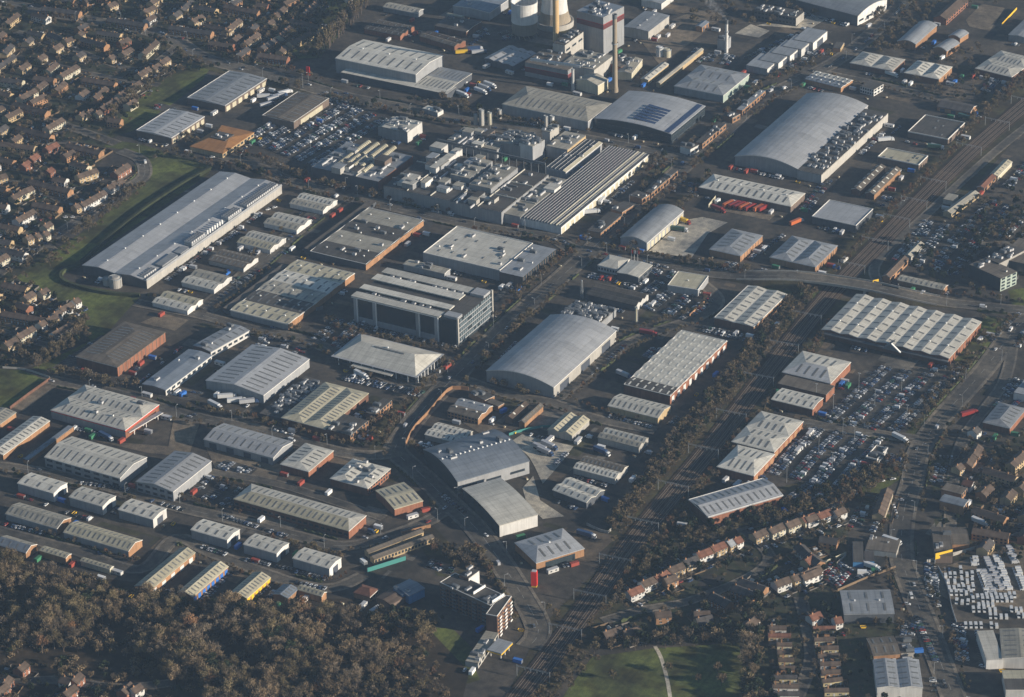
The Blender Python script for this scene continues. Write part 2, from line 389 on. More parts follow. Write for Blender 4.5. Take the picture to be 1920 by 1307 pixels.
# ---------------------------------------------------------------- the building survey
# sheet|name|left, near, right eave corners|eave height|roof form:rise|wall|roof|features|label|category
TABLE = '''
00|warehouse|1015,965 1270,1028 1545,875|6|gv1:1.2|k|l|L8 dc7 Q.4|grey roofed warehouse with cream loading panels beside the orange tiled office|warehouse
01|warehouse|-110,722 150,788 480,590|6|gv1:1.2|kk|g|L9 dc7 Q.4|grey roofed warehouse with cream and green doors at the top of the grass bank|warehouse
01|warehouse|445,855 665,910 940,735|6.5|gv1:1.2|k|b|L9 dc1 Q.4|olive roofed warehouse with one long cream wall beside the big staff car park|warehouse
01|office_building|-90,1085 145,1142 355,980|4.5|gu1h:2.6|y|o|w1,9|low office with orange hipped tile roof behind the data centre|office block
01|warehouse|992,428 1580,558 1775,415|14|gu1:2.5|g|w|L9 V3|tall white roofed warehouse with curved lean-to, facing the main road|warehouse
01|loading_canopy|1035,530 1800,706 17|6|f|d|w||long pale lean-to along the front of the tall white warehouse|canopy
02|warehouse_wing|75,632 300,690 480,548|6|gu1:.6|d|w,g|L8|low loading wing on the right end of the tall white warehouse|warehouse
01|workshop|1345,48 1590,103 1635,70|4.5|gu1:1.5|g|c|L8|narrow cream roofed shed at the top behind the poplar row|workshop
01|workshop|1200,212 1465,268 1530,190|4.5|gu3:1.3|r|d,b|L6|old brick workshop with three dark roof ridges behind the tall white warehouse|workshop
02|workshop|105,268 365,345 432,300|5|gu2:1.5|r|b,t|L4|orange gabled brick workshop left of the power station lorry yard|workshop
02|warehouse|360,40 618,98 760,0|8|gv1:1.5|g|u|P4|blue grey shed with pale end wall left of the cooling towers|warehouse
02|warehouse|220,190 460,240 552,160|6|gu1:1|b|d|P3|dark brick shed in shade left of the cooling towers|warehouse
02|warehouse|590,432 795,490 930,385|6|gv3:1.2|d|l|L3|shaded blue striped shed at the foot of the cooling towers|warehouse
02|warehouse|725,768 1348,906 1525,772|9|gu1h:3|gg|c|L12|large cream hipped roof warehouse in front of the power station|warehouse
03|office_building|-95,872 470,1003 705,792|9|bv1:3|s|l|W2,22 w2,5|curved grey roof office with solar panels and dark ribbon glazing|office block
02|boiler_house|1272,80 1470,132 1589,40|36|f|gg|u|P24|tall grey boiler house with red and black band at the power station|power plant
02|turbine_hall|895,455 1205,533 1325,430|13|f|gg|b|P16|long grey hall with dark red band below the chimneys|power plant
02|power_block|1095,318 1190,335 1318,232|21|f|pp|d|P14 w2,3|pale concrete block at the foot of the buff chimney|power plant
02|power_block|1160,470 1400,520 1470,400|14|f|pp|p1|P18|flat beige power plant block in front of the boiler house|power plant
02|power_block|1270,592 1430,635 1500,590|9|gv1:3|cc|c||small cream gabled house beside the right chimney|power plant
02|pipe_hall|1480,460 1600,500 1680,430|8|f|r|b|P8|low red trimmed block right of the boiler house|power plant
02|workshop|1600,500 1680,545 1760,440|7|gv1:1.4|c|c|P5|small cream roofed workshop right of the second chimney|workshop
01|factory|815,1235 1290,1352 1560,1165|9|f|dr|g|P30|factory block with white barrel rooflights and red brick side|factory
02|factory|-175,940 15,985 120,905|10|f|gw|w|P20|white roofed process block crowded with vents at the left of the factory|factory
01|factory|1305,940 1500,990 1590,905|8|f|g|c|P24|cluttered process block at the corner of the staff car park|factory
12|factory|-170,120 730,305 1062,22|11|f|g|c,d|P40|main factory hall with patched flat roof and long blue grey front wall|factory
12|factory|735,312 850,350 1190,70|8|f|g|c|P10|lower flat hall joining the main factory to the saw-tooth hall|factory
12|factory|855,350 1155,420 1805,-118|6.5|sv14:1.0|ww|g,d,g,w|dc20|saw-tooth factory hall with stripes of rooflights and pale right wall|factory
02|factory|1050,1240 1180,1285 1455,1070|7|sv5:1.0|g|d|P4|smaller dark saw-tooth hall at the upper left of the striped hall|factory
12|factory|475,97 630,135 835,-20|16|f|g|c|P14|raised block with pale flat roof on the main factory|factory
12|factory|335,25 480,62 640,-70|16|f|g|c|P18|second raised block with pale flat roof beside the taller one|factory
02|factory|178,1240 232,1255 415,1105|16|f|w|w|P2|narrow white penthouse on the left of the main factory|factory
02|factory|180,1085 270,1108 310,1070|15|f|w|w||small white penthouse beside the process silos|factory
02|factory|310,1035 680,1118 800,1020|9|f|g|c|P25|flat factory block with ponded roof behind the process pipes|factory
02|factory|660,1042 850,1090 1010,1010|12|f|g|c|P34|vent covered process block in the middle of the factory|factory
02|factory|845,1060 945,1090 1020,1035|15|f|wg|c|P16|tall grey process block with pale right wall|factory
02|factory|1045,1082 1200,1112 1345,1005|10|f|gy|c|P12|flat block with long yellow lit wall at the top of the factory|factory
02|factory_tower|1020,965 1075,985 1132,930|17|f|gp|c|P4|slim pale wall tower between the process blocks|factory
02|warehouse|125,805 240,838 272,812|4|f|gw|w|P5|small white roofed hut by the main road roundabout|hut
03|office_building|535,1085 612,1110 655,1070|6|f|w|d|w1,2 P2|white front brick office at the low end of the upper roadside row|office block
03|office_building|655,1050 690,1072 875,925|5|f|o|d|w1,7 P4|long flat brick office of the upper roadside row|office block
03|office_building|850,855 925,878 960,840|5|f|o|d|w1,2 P2|small flat brick office at the low end of the far roadside row|office block
03|office_building|960,805 990,828 1160,680|5|f|o|u,g|w1,8 P4|long flat brick office of the far roadside row|office block
13|office_building|155,182 252,212 290,170|5|f|o|d|w1,2 P2|square flat brick office in the row below the saw-tooth hall|office block
13|office_building|285,150 312,175 478,0|5|f|o|d|w1,9 P3|long flat brick office in the row right of the saw-tooth hall|office block
13|office_building|45,268 105,310 202,250|5|f|o|d|w1,4 P2|flat brick office in the middle of the row below the saw-tooth hall|office block
12|office_building|1350,440 1440,465 1620,330|5|f|o|d|w1,8 P3|flat brick office at the lower end of the row by the crossroads|office block
03|warehouse|128,192 282,240 452,125|9|gv1:1|pp|g|V3|grey roofed shed with pale end wall right of the boiler house|warehouse
03|warehouse|250,0 390,28 492,-38|6|gv1:1|ww|g||white gabled shed with red base at the top edge|warehouse
03|workshop|655,190 700,205 740,165|5|gv1:1|o|u|d2|small blue roofed orange workshop in the yard by the smoking stack|workshop
03|warehouse|500,632 850,715 1040,555|7|gu2h:2.4|gn|g|L4|grey twin hipped roof warehouse with pale green right wall|warehouse
03|trade_unit|1030,480 1170,515 1295,428|6|f|gw|g|d1|lowest of the stepped grey trade units|trade unit
03|trade_unit|1125,440 1262,472 1380,375|6.5|f|gw|g|d1|second of the stepped grey trade units|trade unit
03|trade_unit|1215,385 1345,420 1460,325|7|f|gw|g|d1|third of the stepped grey trade units|trade unit
03|trade_unit|1300,335 1425,372 1540,285|7.5|f|gw|g|d1|fourth of the stepped grey trade units|trade unit
03|trade_unit|1385,285 1510,325 1625,238|8|f|gw|g|d1|topmost of the stepped grey trade units|trade unit
03|office_building|1080,82 1398,130 1465,82|8|f|dp|d|P22 W2,12|dark flat office crowded with white roof plant near the top edge|office block
04|warehouse|-330,-62 350,118 530,-12|10|bu1:4|dw|g|w1,4|very large grey shed with dark curved front at the top edge|warehouse
03|workshop|815,288 870,305 912,275|10|f|g|g|P4|grey block at the foot of the smoking white stack|workshop
03|warehouse|945,1157 1408,1258 1925,785|8|bv1:5|g|l||very large smooth curved roof warehouse near the railway|warehouse
04|warehouse_wing|-95,1258 72,1302 575,845|8|f|gp|d|P90|flat dark wing crowded with roof plant beside the big curved roof|warehouse
03|workshop|250,580 300,602 435,480|4|gv1:1.2|y|w|L5|small pale roofed shed left of the twin hipped warehouse|workshop
03|pipe_shed|365,610 385,625 700,370|4|gv1:1|y|c||long narrow conveyor shed behind the twin hipped warehouse|workshop
04|hall|650,300 775,332 935,190|6|bv1:2.5|o|g||grey curved roof hall nearest the stepped trade units|hall
04|hall|915,352 1010,380 1105,320|6|bv1:2.5|o|g||shorter grey curved roof hall beside the pale yard|hall
04|hall|1030,262 1110,285 1172,245|5|bv1:2|o|g||smallest grey curved roof hall, farthest right of three|hall
04|terrace_block|935,108 985,168 1145,22|5.5|gv1:3|r|t|w2,9|long brick block with steep brown roof near the top right corner|brick block
04|warehouse|290,468 605,522 705,440|5|gv2h:2.2|b|w|L4|white double hipped warehouse above the twin office pair|warehouse
04|warehouse|695,538 950,588 1050,497|6|gv2h:2.2|bo|w|L4|white double hipped warehouse with orange right wall|warehouse
04|warehouse|1210,515 1490,572 1680,440|6|gu2h:2|b|w|L6|white twin ridge warehouse with blue hips near the right edge|warehouse
04|warehouse|-40,585 225,652 300,592|4.5|gu3:.8|o|u,w|L8 V4|low orange brick building with blue and white striped roof|warehouse
04|retail_store|725,975 1003,1040 1155,920|5|f|k|d|Q.8 L4|dark flat roofed store with white parapet beside the railway|store
04|retail_store|500,1165 790,1228 880,1165|5|f|k|m|Q.8 L6|cream flat roofed store beside the railway|store
04|retail_store|940,790 1180,838 1238,785|4|gu1:2.4|o|k|D3|dark tiled shed with orange gable near the van compound|store
04|office_building|368,640 470,668 520,620|6|f|w|d|W2,6 w2,3|small white fronted flat office behind the big curved roof|office block
04|warehouse|1475,252 1600,285 1720,130|6|gv1:1|g|g||grey shed cut by the right edge near the top|warehouse
14|workshop|312,128 360,155 572,-18|5|gv1:1.8|b|b|l6|left one of two long brown roofed sheds by the railway|workshop
14|workshop|415,158 465,185 688,2|5|gv1:1.8|bo|b|l6|right one of two long brown roofed sheds, with orange wall|workshop
14|warehouse|10,340 335,412 462,288|6|f|d|l|Q.6|pale flat roofed depot left of the railway|warehouse
13|warehouse|1205,638 1535,718 1700,560|5.5|gv2h:2.2|o|g|L5 S9|white double hipped orange brick warehouse beside the railway bank|warehouse
13|warehouse|755,582 980,632 1150,482|5.5|gv1h:2|o|g|L5 S8|pale hipped orange brick warehouse right of the concrete yard|warehouse
14|workshop|1000,292 1045,320 1250,168|4|gv1:1.6|y|c|w1,5|long grey pitched shed right of the railway|workshop
14|workshop|1238,118 1280,132 1380,45|4|gv1:1.5|o|r|w1,3|red roofed shed at the middle of the row right of the railway|workshop
14|workshop|1330,28 1380,45 1500,-60|4|gv1:1.5|c|m|L5|cream roofed shed at the top of the row right of the railway|workshop
14|workshop|985,208 1050,228 1095,185|4|f|p|c||small pale flat roofed shed right of the railway|workshop
14|workshop|705,622 748,648 825,548|4|gv1:1.5|p|c||small grey pitched shed near the station yard|workshop
14|workshop|540,775 580,800 722,662|5|gv1:2|o|t|w1,3|brown roofed brick building near the yellow hoarding|workshop
14|workshop|640,818 985,880 1028,845|4|gu1:1.4|o|c|L9|long cream roofed building beside the bridge road|workshop
14|office_building|1178,697 1412,802 1518,742|11|f|sn|b|P4 w4,3|green glass office with flat roof right of the bridge road|office block
14|office_building|1290,650 1400,690 1590,590|12|f|sp|d|P12|upper plant deck of the green glass office|office block
14|office_building|1415,640 1640,720 1760,560|10|f|sn|b|w3,3|right wing of the green glass office at the right edge|office block
14|retail_store|80,1182 1038,1390 1262,1117|7|gv7:1.3|br|w|L6 V2 S10|large retail store with seven pale striped roof bays and brick ends|store
13|warehouse|658,137 1375,250 1478,152|6|gu1h:2.2|k|w|L11 V4|long cream roofed warehouse above the red trailers|warehouse
13|warehouse|95,492 290,540 555,300|7|bv1:3|g|g|dc10|grey curved roof depot beside the pale concrete yard|warehouse
13|car_showroom|-75,700 72,735 190,665|5|gu1h:1.8|w|w|W1,7|white hipped showroom above the used car rows|showroom
13|car_showroom|72,752 220,795 325,705|6|gv1:.8|dd|w|w1,3|dark walled showroom with grey and white roof|showroom
13|warehouse|442,852 668,888 798,792|5.5|f|gg|m|Q.5 V1|cream flat roofed warehouse among parked cars|warehouse
13|warehouse|788,1092 1075,1157 1337,920|6|gv2:1.3|bo|w|L8 Q.4 w1,8|striped roof warehouse left of the railway cutting|warehouse
12|workshop|1355,908 1700,1010 1800,930|5|gu3:1.8|dw|d,b||dark triple ridge garage with white and green gables|garage
12|plant_building|1145,1062 1440,1140 1600,1040|6|f|g|d|P95|flat building covered with rows of roof plant behind the curved warehouse|plant building
F|warehouse|912.8,694.3 1037.8,727 1154,620.5|9|bv1:5|gp|l|d3|big silver curved roof warehouse in the centre|warehouse
12|warehouse|133,610 700,745 945,542|9|f|g|w|L10 P9 Q.6|white flat roofed warehouse with seams above the glass office|warehouse
12|office_building|702,748 862,795 1118,588|9|f|ks|g|P6 S14|dark glazed office with orange fins on the corner of the crossroads|office block
F|office_building|757,495 832,513 845,505|5|gu1:.6|g|c|P4|narrow cream roofed annexe behind the glass office|office block
11|data_centre|-892,702 -420,818 590,112|7|gv2:1.9|dp|l|V8|very long blue and grey striped data centre roof|data centre
11|workshop|650,240 895,302 990,222|3.8|gu2:1.6|ww|c,w|L8|top one of the white gabled workshop pairs along the avenue|workshop
11|workshop|455,388 705,445 800,362|3.8|gu2:1.6|ww|c,w|L6|second of the white gabled workshop pairs from the top|workshop
11|workshop|255,532 510,590 610,500|3.8|gu2:1.6|ww|m,w|L8|third of the white gabled workshop pairs from the top|workshop
11|workshop|45,662 305,725 410,645|3.8|gu2:1.6|pw|b,b|L8|brown roofed one of the white gabled workshop pairs|workshop
10|workshop|1345,828 1600,885 1715,785|3.8|gu2:1.6|ww|w,c|L5|fifth of the white gabled workshop pairs from the top|workshop
10|workshop|1130,978 1400,1042 1500,955|3.8|gu2:1.6|ww|w,m|L5|lowest of the white gabled workshop pairs along the avenue|workshop
11|warehouse|800,598 1205,700 1640,372|5|gu4:.5|do|d,c,d,c|V3 P12 Q.5 do9|large block with alternating dark felt and cream roof bands|warehouse
11|workshop|752,575 800,590 1225,215|4|f|d|b||narrow flat annexe left of the banded roof block|workshop
11|warehouse|210,1032 622,1145 1128,768|5|gu5:.9|go|m,d,c,w,m|L7 V3 do8 Q.4|five bay warehouse with white, cream and dark roof bands|warehouse
11|workshop|148,1020 208,1035 610,700|4|f|d|d,b||narrow dark annexe left of the five bay warehouse|workshop
F|warehouse|142.4,668 218.4,688 311,623|8|gv1h:1.6|br|b|L12 S13|brown hipped warehouse with striped red brick wall by the grass field|warehouse
20|office_building|1055,318 1225,358 1580,103|5|gv1:1|kw|u|w1,9 P3|long blue roofed office with pale glazed side|office block
11|office_building|-95,1312 60,1345 345,1185|5.5|gv1:1|kw|g|w1,7 L6 P4|grey roofed office continuing the long blue roofed one|office block
21|warehouse|20,292 450,396 800,130|7|gv1:3|gg|l|L11|large grey warehouse with dark and light roof slopes and parked lorries|warehouse
F|office_building|629.5,665.5 779,707 824,665.5|6|gu1h:6|dd|w|W1,12 w1,6 V1|pale hipped pavilion office with colonnade|office block
21|factory|585,567 910,650 1232,385|6|gv2h:1.8|b|m|L13|factory with cream and green hipped M-shaped roof|factory
21|office_building|910,652 1088,700 1240,590|6|f|bo|d|P6 w2,6|flat brick office wing at the low corner of the M-roof factory|office block
21|office_building|1190,545 1290,530 1430,425|6|f|bo|d|P4 w2,6|flat brick office wing at the far corner of the M-roof factory|office block
21|plant_yard|415,537 590,578 925,297|2.5|f|d|d|P70|open plant yard full of grey machinery left of the M-roof factory|plant yard
21|warehouse|10,727 525,865 666,745|6|gu1:2.4|gg|l|L9 D4|pale blue grey warehouse with dark loading bays|warehouse
21|warehouse|577,912 783,965 975,812|5.5|gv1h:1.5|br|w|L5|red brick warehouse with pale hipped roof left of the office pair|warehouse
21|office_building|945,1020 1220,1087 1405,945|6|gv2h:1.6|br|w|L4 w2,9 P6|red brick office with white double hipped roof|office block
21|warehouse|1285,1107 1425,1245 1635,1185|6|gv1:1.2|rr|m|L5|cream roofed brick warehouse set at an angle by the bend|warehouse
21|warehouse|228,1172 1083,1404 1219,1293|6.5|gu1h:1.8|br|m,w|L18 W1,20|long low brick warehouse with white roof and many rooflights|warehouse
20|retail_store|375,512 925,655 1190,470|7|gu2h:2.5|gr|w|L10 P4 Br|white twin ridge machinery store with red trim|store
20|loading_canopy|925,668 962,678 1212,530|4|f|w|g|O|grey flat canopy along the right side of the machinery store|canopy
20|warehouse|328,862 888,1012 1098,860|8|gu1:3|gg|w|L11 W2,8|large white gabled warehouse left of the blue grey one|warehouse
20|warehouse|1010,1042 1278,1112 1580,890|8|gv1:2.4|gg|l|L9 W2,5|blue grey gabled warehouse beside the car dealer rows|warehouse
20|trade_unit|132,1052 388,1127 505,1055|7|gu1:1.3|gw|w|L3 d1|topmost left of the seven grey box units|trade unit
20|trade_unit|512,1157 755,1222 868,1150|7|gu1:1.3|gw|w|L4 d1|second from left of the seven grey box units|trade unit
20|trade_unit|878,1250 1125,1318 1248,1245|7|gu1:1.3|gw|w|L4 d1|third from left of the seven grey box units|trade unit
31|trade_unit|-82,125 165,195 268,125|7|gu1:1.3|gw|w|L4 d1|fourth from left of the seven grey box units|trade unit
31|trade_unit|288,228 515,292 615,222|7|gu1:1.3|gw|w|L4 d1|fifth from left of the seven grey box units|trade unit
31|trade_unit|638,325 885,398 985,328|7|gu1:1.3|gw|w|L4 d1|lowest right of the seven grey box units|trade unit
30|warehouse|40,12 395,115 508,42|5|gu1:2.6|go|c|L10|cream roofed unit with orange gable, upper of two long ones|warehouse
30|warehouse|445,147 910,272 1010,195|5|gu1:2.6|go|m|L13|longest cream roofed unit with orange gable beside the wood|warehouse
30|warehouse|-30,230 180,285 268,228|5|gu1:2.6|oo|u,c|L4|small domed looking unit with orange gable at the left edge|warehouse
30|warehouse|280,272 465,325 535,305|5|gu1:.8|oo|m|L6|low cream roofed unit at the wood edge, left one|warehouse
30|warehouse|565,347 780,400 805,380|4|gu1:.8|cc|m|L7|low cream roofed unit at the wood edge, right one|warehouse
30|trade_unit|952,522 1050,550 1388,290|5|gv1:2.4|oo|m|L12 dw5|long twin slope unit row with orange brick wall beside the wood|trade unit
30|trade_unit|1250,572 1370,595 1612,380|5|gv1:2.4|oo|m|L11 db8|long twin slope unit row with blue doors beside the wood|trade unit
31|trade_unit|185,580 318,605 482,458|5|gv1:2.4|oo|m|L9 dy6 By|twin slope unit row with yellow fascia beside the wood|trade unit
31|trade_unit|500,575 600,612 668,545|5|gv1:1.6|oo|u|L4|blue roofed unit with orange gable at the wood edge|trade unit
31|trade_unit|668,548 830,592 885,568|5|gu1:1.4|oo|m|L6|short cream roofed unit at the wood edge|trade unit
20|workshop|-90,802 12,850 360,598|4|gv1:1.4|oo|w|L13 do8|long terrace of workshops with striped white roof at the left edge|workshop
20|workshop|172,872 208,885 582,645|3.5|f|oo|u|L6|narrow blue roofed terrace of workshops|workshop
20|workshop|-150,572 0,612 120,528|4|gv1:1.4|oo|c|L6|grey roofed workshop terrace at the far left edge|workshop
31|school_building|1190,305 1212,335 1635,180|4|gv1:1.2|yy|b|w1,18|lower one of two long brown roofed cream brick wings|school block
31|school_building|1150,265 1172,290 1560,140|4|gv1:1.2|yy|b||upper one of two long brown roofed cream brick wings|school block
31|nursery|1070,565 1180,605 1235,548|4|gu1h:2.5|oo|r|w1,3|low house with pinkish hipped roof at the wood corner|nursery
31|nursery|1345,545 1410,590 1458,558|6|f|uu|u|P2|bright blue box building beside the wood|nursery
31|nursery|1232,600 1330,655 1475,570|4.5|gv1:1.2|kk|t||dark timber building between the pink roof and the blue box|nursery
32|nursery|-80,528 25,592 145,545|6.5|gv1:1|uu|u||blue clad building left of the apartment block|nursery
Z|apartment_block|25,285 540,522 655,405|16|f|bb|d|P6 Q.4 W6,16|six storey brick apartment wing in shade with dark flat roof|apartment block
Z|apartment_block|498,605 610,632 758,428|16|f|bb|d|Q.4 w6,6|six storey apartment end wing with sunlit white balconies|apartment block
Z|apartment_block|240,195 320,245 428,165|18|f|bw|d|P2|short raised stair block at the back of the apartments|apartment block
Z|fuel_station|290,1078 415,1112 625,800|4|f|pp|c|w1,6 P4|flat roofed fuel station shop beside the railway road|fuel station
Z|fuel_canopy|500,975 668,1012 760,888|5.5|f|pp|g|By O|wide flat fuel station canopy with yellow and red edge|canopy
32|office_building|775,217 925,360 1268,262|6|gv1h:2.4|oo|l|L4 V1 ds1|dark and pale hipped office with blue wall panels near the railway|office block
22|warehouse|135,803 388,1042 922,890|10|bv1:4.5|sg|u|V16 P7 w1,3|large curved blue grey warehouse with rows of roof vents|warehouse
22|warehouse|425,1092 699,1367 983,1288|9|bv1:2|sw|w||white roofed warehouse with big white end wall|warehouse
22|workshop|145,692 400,757 552,682|4|gu2:1.4|pp|w|L7|cream twin ridge shed partly shaded, behind the curved warehouse|workshop
22|workshop|320,512 530,582 642,487|5|gu2:1.8|oo|b,g|W2,9 V3|old brick twin ridge workshop inside the long orange wall|workshop
22|workshop|745,557 790,580 905,470|4.5|gv1:1.6|k|t|l2|left one of two brown roofed sheds in the centre yard|workshop
22|workshop|848,590 890,612 1010,482|4.5|gv1:1.8|oo|b|L6|right one of two brown roofed sheds with orange gables|workshop
22|workshop|470,380 590,440 640,395|4|f|oo|d|P3|low flat brick building at the top of the centre yard|workshop
22|workshop|600,450 690,485 725,455|4|f|oo|b||small flat brick store beside the centre yard|workshop
22|workshop|1055,657 1250,702 1358,578|4.5|gv2:2.4|pp|m|L6|white twin gabled shed beside the green fence|workshop
23|warehouse|0,478 370,570 462,482|5|gu1:2.2|yy|w|L9|white curved looking shed at the foot of the brick warehouse|warehouse
23|workshop|-75,712 230,787 300,718|5|gu2:1.6|pp|c,w|L8|twin ridge shed with dark front slope, left of the railway bank|workshop
22|workshop|1245,945 1565,1018 1652,922|4.5|gu2:1.6|pp|w,b|L10|twin ridge shed with one white slope and one brown slope|workshop
22|workshop|1095,1102 1345,1197 1482,1107|5|gu2:1.8|dd|w|L5|bright white twin ridge shed in the corner yard|workshop
F|warehouse|1170.3,720.8 1256,743.5 1362,640|7|gu7:.8|br|d,w,w,w,w,w,w|l6 Q.5 dw10|seven bay cream roofed brick warehouse left of the railway|warehouse
23|retail_store|1295,227 1655,315 1795,155|7|gu1h:2|br|l,w|L4|white hipped store nearest the garden centre|store
23|retail_store|1258,312 1625,402 1675,330|6|f|br|b||brown flat roofed store between two white ones|store
23|retail_store|1213,432 1518,502 1600,420|6|gu1:1.2|br|w|L6|small white roofed store in the retail row|store
23|retail_store|918,745 1228,820 1455,595|6|gu2h:1.8|br|w|L4 do6|white store with two hipped ridges beside the big car park|store
23|retail_store|805,935 1100,997 1228,830|6|gu1h:2|br|w|L4 do4|white hipped store at the low end of the retail row|store
23|retail_store|580,1182 745,1307 1300,1145|7|gv1:2.5|br|l|L12 Q.5|angular grey ribbed store at the end of the retail row|store
24|cafe|412,860 495,888 562,800|4|f|dw|d|Q.9 P4|small flat restaurant with white parapet in the car park|cafe
24|office_building|1290,588 1478,658 1582,508|5|gv1h:2|br|g|L5|cream hipped brick building near the right edge|office block
24|warehouse|1508,378 1640,412 1740,290|6|f|ww|g|P4|pale flat warehouse cut by the right edge|warehouse
24|flats|970,1098 1115,1140 1168,1092|7|f|oo|b|w2,3|brown flat roofed brick flats beside the main road|flats
24|flats|960,1182 1140,1228 1170,1180|7|gu1:.8|oo|u|w2,2|blue roofed brick flats beside the main road|flats
34|warehouse|238,722 590,716 545,550|7|gu1:1|dd|g|L3 V2|dark grey gabled warehouse in the lower right|warehouse
34|warehouse|470,1240 790,1240 735,1045|8|gv2:1.2|ww|g|L5|large cream and grey roofed warehouse at the bottom edge|warehouse
34|workshop|445,1015 632,1000 560,880|5|gu1:1.4|oo|b|L3|brown roofed workshop above the cream and grey warehouse|workshop
34|workshop|640,1000 735,990 690,870|4|f|pp|d|P6|small dark flat workshop beside the parked red cars|workshop
34|warehouse|1240,1040 1360,1040 1290,835|7|f|ww|w||white curved end of the warehouse below the van compound|warehouse
34|warehouse|1355,1042 1620,1040 1600,835|7.5|gv1:1|ww|c|L6|grey ribbed warehouse below the van compound|warehouse
34|warehouse|1380,1255 1620,1255 1600,1120|7|gu1:1|wy|d,m||dark and cream roofed building in the bottom right corner|warehouse
34|workshop|885,332 1003,305 975,110|6|gu1:1|kk|b|P3|brown roofed block behind the yellow hoarding|workshop
34|workshop|1005,240 1120,225 1095,110|5|gu1:1.4|oo|b||brown roofed shed right of the hoarding block|workshop
34|garage|380,350 450,348 445,278|4|f|uu|k||small dark tiled garage with blue trim beside the main road|garage
34|garage|300,360 375,355 370,210|4|f|uu|d||dark flat garage beside the blue trimmed one|garage
34|workshop|385,262 605,290 600,190|4|f|pp|b|P3|low pale workshop above the blue trimmed garage|workshop
12|factory|-60,85 20,105 110,35|14|f|w|w|P4|small white rooftop house at the left of the main factory|factory
04|hut|170,345 222,362 250,315|3.5|f|oy|d||small yellow brick hut below the white vans near the top|hut
02|warehouse|300,105 425,132 430,118|7|f|pp|m||thin cream lean-to behind the dark brick shed|warehouse
'''
BUILT = {}
for ln in TABLE.strip().splitlines():
    t, kind, pts, h, rs, wl, rf, ft, lab, cat = ln.split('|')
    q = pts.split(); A = tuple(map(float, q[0].split(','))); B = tuple(map(float, q[1].split(',')))
    C = tuple(map(float, q[2].split(','))) if ',' in q[2] else float(q[2])
    if rf == 'p1': rf = 'c'
    grp = None
    if 'seven grey box' in lab: grp = 'grey box trade units'
    if 'stepped grey trade' in lab: grp = 'stepped grey trade units'
    if 'gabled workshop pairs' in lab: grp = 'white gabled workshops along the avenue'
    BUILT[lab] = building(t, kind, A, B, C, float(h), rs, wl, rf, ft, lab, cat, group=grp)
# ---------------------------------------------------------------- ground
G_BASE = mat('worn tarmac ground', (.088, .079, .069), .95, 'ground', var=.3, sc=.02)
G_ROAD = mat('road asphalt', (.128, .119, .106), .9, 'ground', var=.25, sc=.05)
G_PAVE = mat('pavement', (.20, .18, .155), .9, 'ground', var=.2, sc=.2)
G_GRASS = mat('grass', (.098, .122, .034), 1, 'ground', col2=(.078, .080, .032), sc=.03)
G_ROUGH = mat('rough verge', (.062, .064, .030), 1, 'ground', col2=(.064, .047, .030), sc=.06)
G_CONC = mat('concrete yard', (.50, .47, .41), .9, 'ground', var=.15, sc=.05)
G_DIRT = mat('gravel yard', (.21, .175, .135), .95, 'ground', var=.25, sc=.04)
G_WOOD = mat('leaf litter', (.055, .042, .028), 1, 'ground', var=.4, sc=.1)
G_LOT = mat('car park tarmac', (.080, .075, .070), .9, 'ground', var=.2, sc=.05)
G_GARD = mat('garden soil and lawn', (.062, .055, .042), 1, 'ground', col2=(.036, .050, .022), sc=.15)
G_BALL = mat('track ballast', (.068, .050, .037), .95, 'ground', var=.3, sc=.2)
def sheet(name, t, pts, m, z):
    vs = [P(t, *p, 0) for p in pts]; me = bpy.data.meshes.new(name)
    me.from_pydata([(v[0], v[1], z) for v in vs], [], [tuple(range(len(vs)))]); me.materials.append(m)
    return structure(link(name, me))
g = MB().add([(-2600, -2600, 0), (2600, -2600, 0), (2600, 2600, 0), (-2600, 2600, 0)], [(0, 1, 2, 3)], G_BASE)
structure(g.build('ground'))
def pl(s): return [tuple(map(float, q.split(','))) for q in s.split()]
HOUSING = [pl('-60,-60 640,-40 600,110 330,140 210,265 100,470 60,520 -60,560'), pl('-60,530 80,540 150,590 170,640 30,690 -60,690'),
           pl('1130,1160 1180,1100 1400,980 1590,930 1590,1150 1720,1180 1730,1340 1400,1340 1400,1210 1220,1200'),
           pl('1740,860 1980,820 1980,1060 1760,1050'), pl('-60,1240 300,1250 300,1380 -60,1380'), pl('640,-40 700,-40 640,60 600,110')]
for h_ in HOUSING[:6]: sheet('garden_ground', 'F', h_, G_GARD, .03)
zz = .06
for s in ('205,262 262,270 400,312 392,326 155,492 112,502 122,528 262,556 205,620 112,702 60,690 168,640 150,585 60,540 30,520 100,470 172,425 215,385 280,338 275,310 255,285 195,275',
          '-60,688 40,694 92,715 60,745 -60,790', '195,262 250,190 320,140 400,118 380,150 330,190 250,245', '560,-40 700,-40 640,60 600,108 560,110 520,60',
          '1030,1340 1110,1232 1225,1216 1385,1205 1420,1340', '775,1172 850,1180 885,1215 885,1240 900,1275 850,1290 790,1260',
          '1850,592 1905,600 1870,655 1765,800 1700,832 1685,800 1760,700', '1640,930 1700,890 1700,850 1640,860 1560,940',
          '1425,522 1560,545 1530,560 1420,545', '1690,1080 1700,1085 1720,1130 1690,1120', '1890,545 1980,530 1980,590 1900,580'):
    sheet('grass', 'F', pl(s), G_GRASS, zz); zz += .004
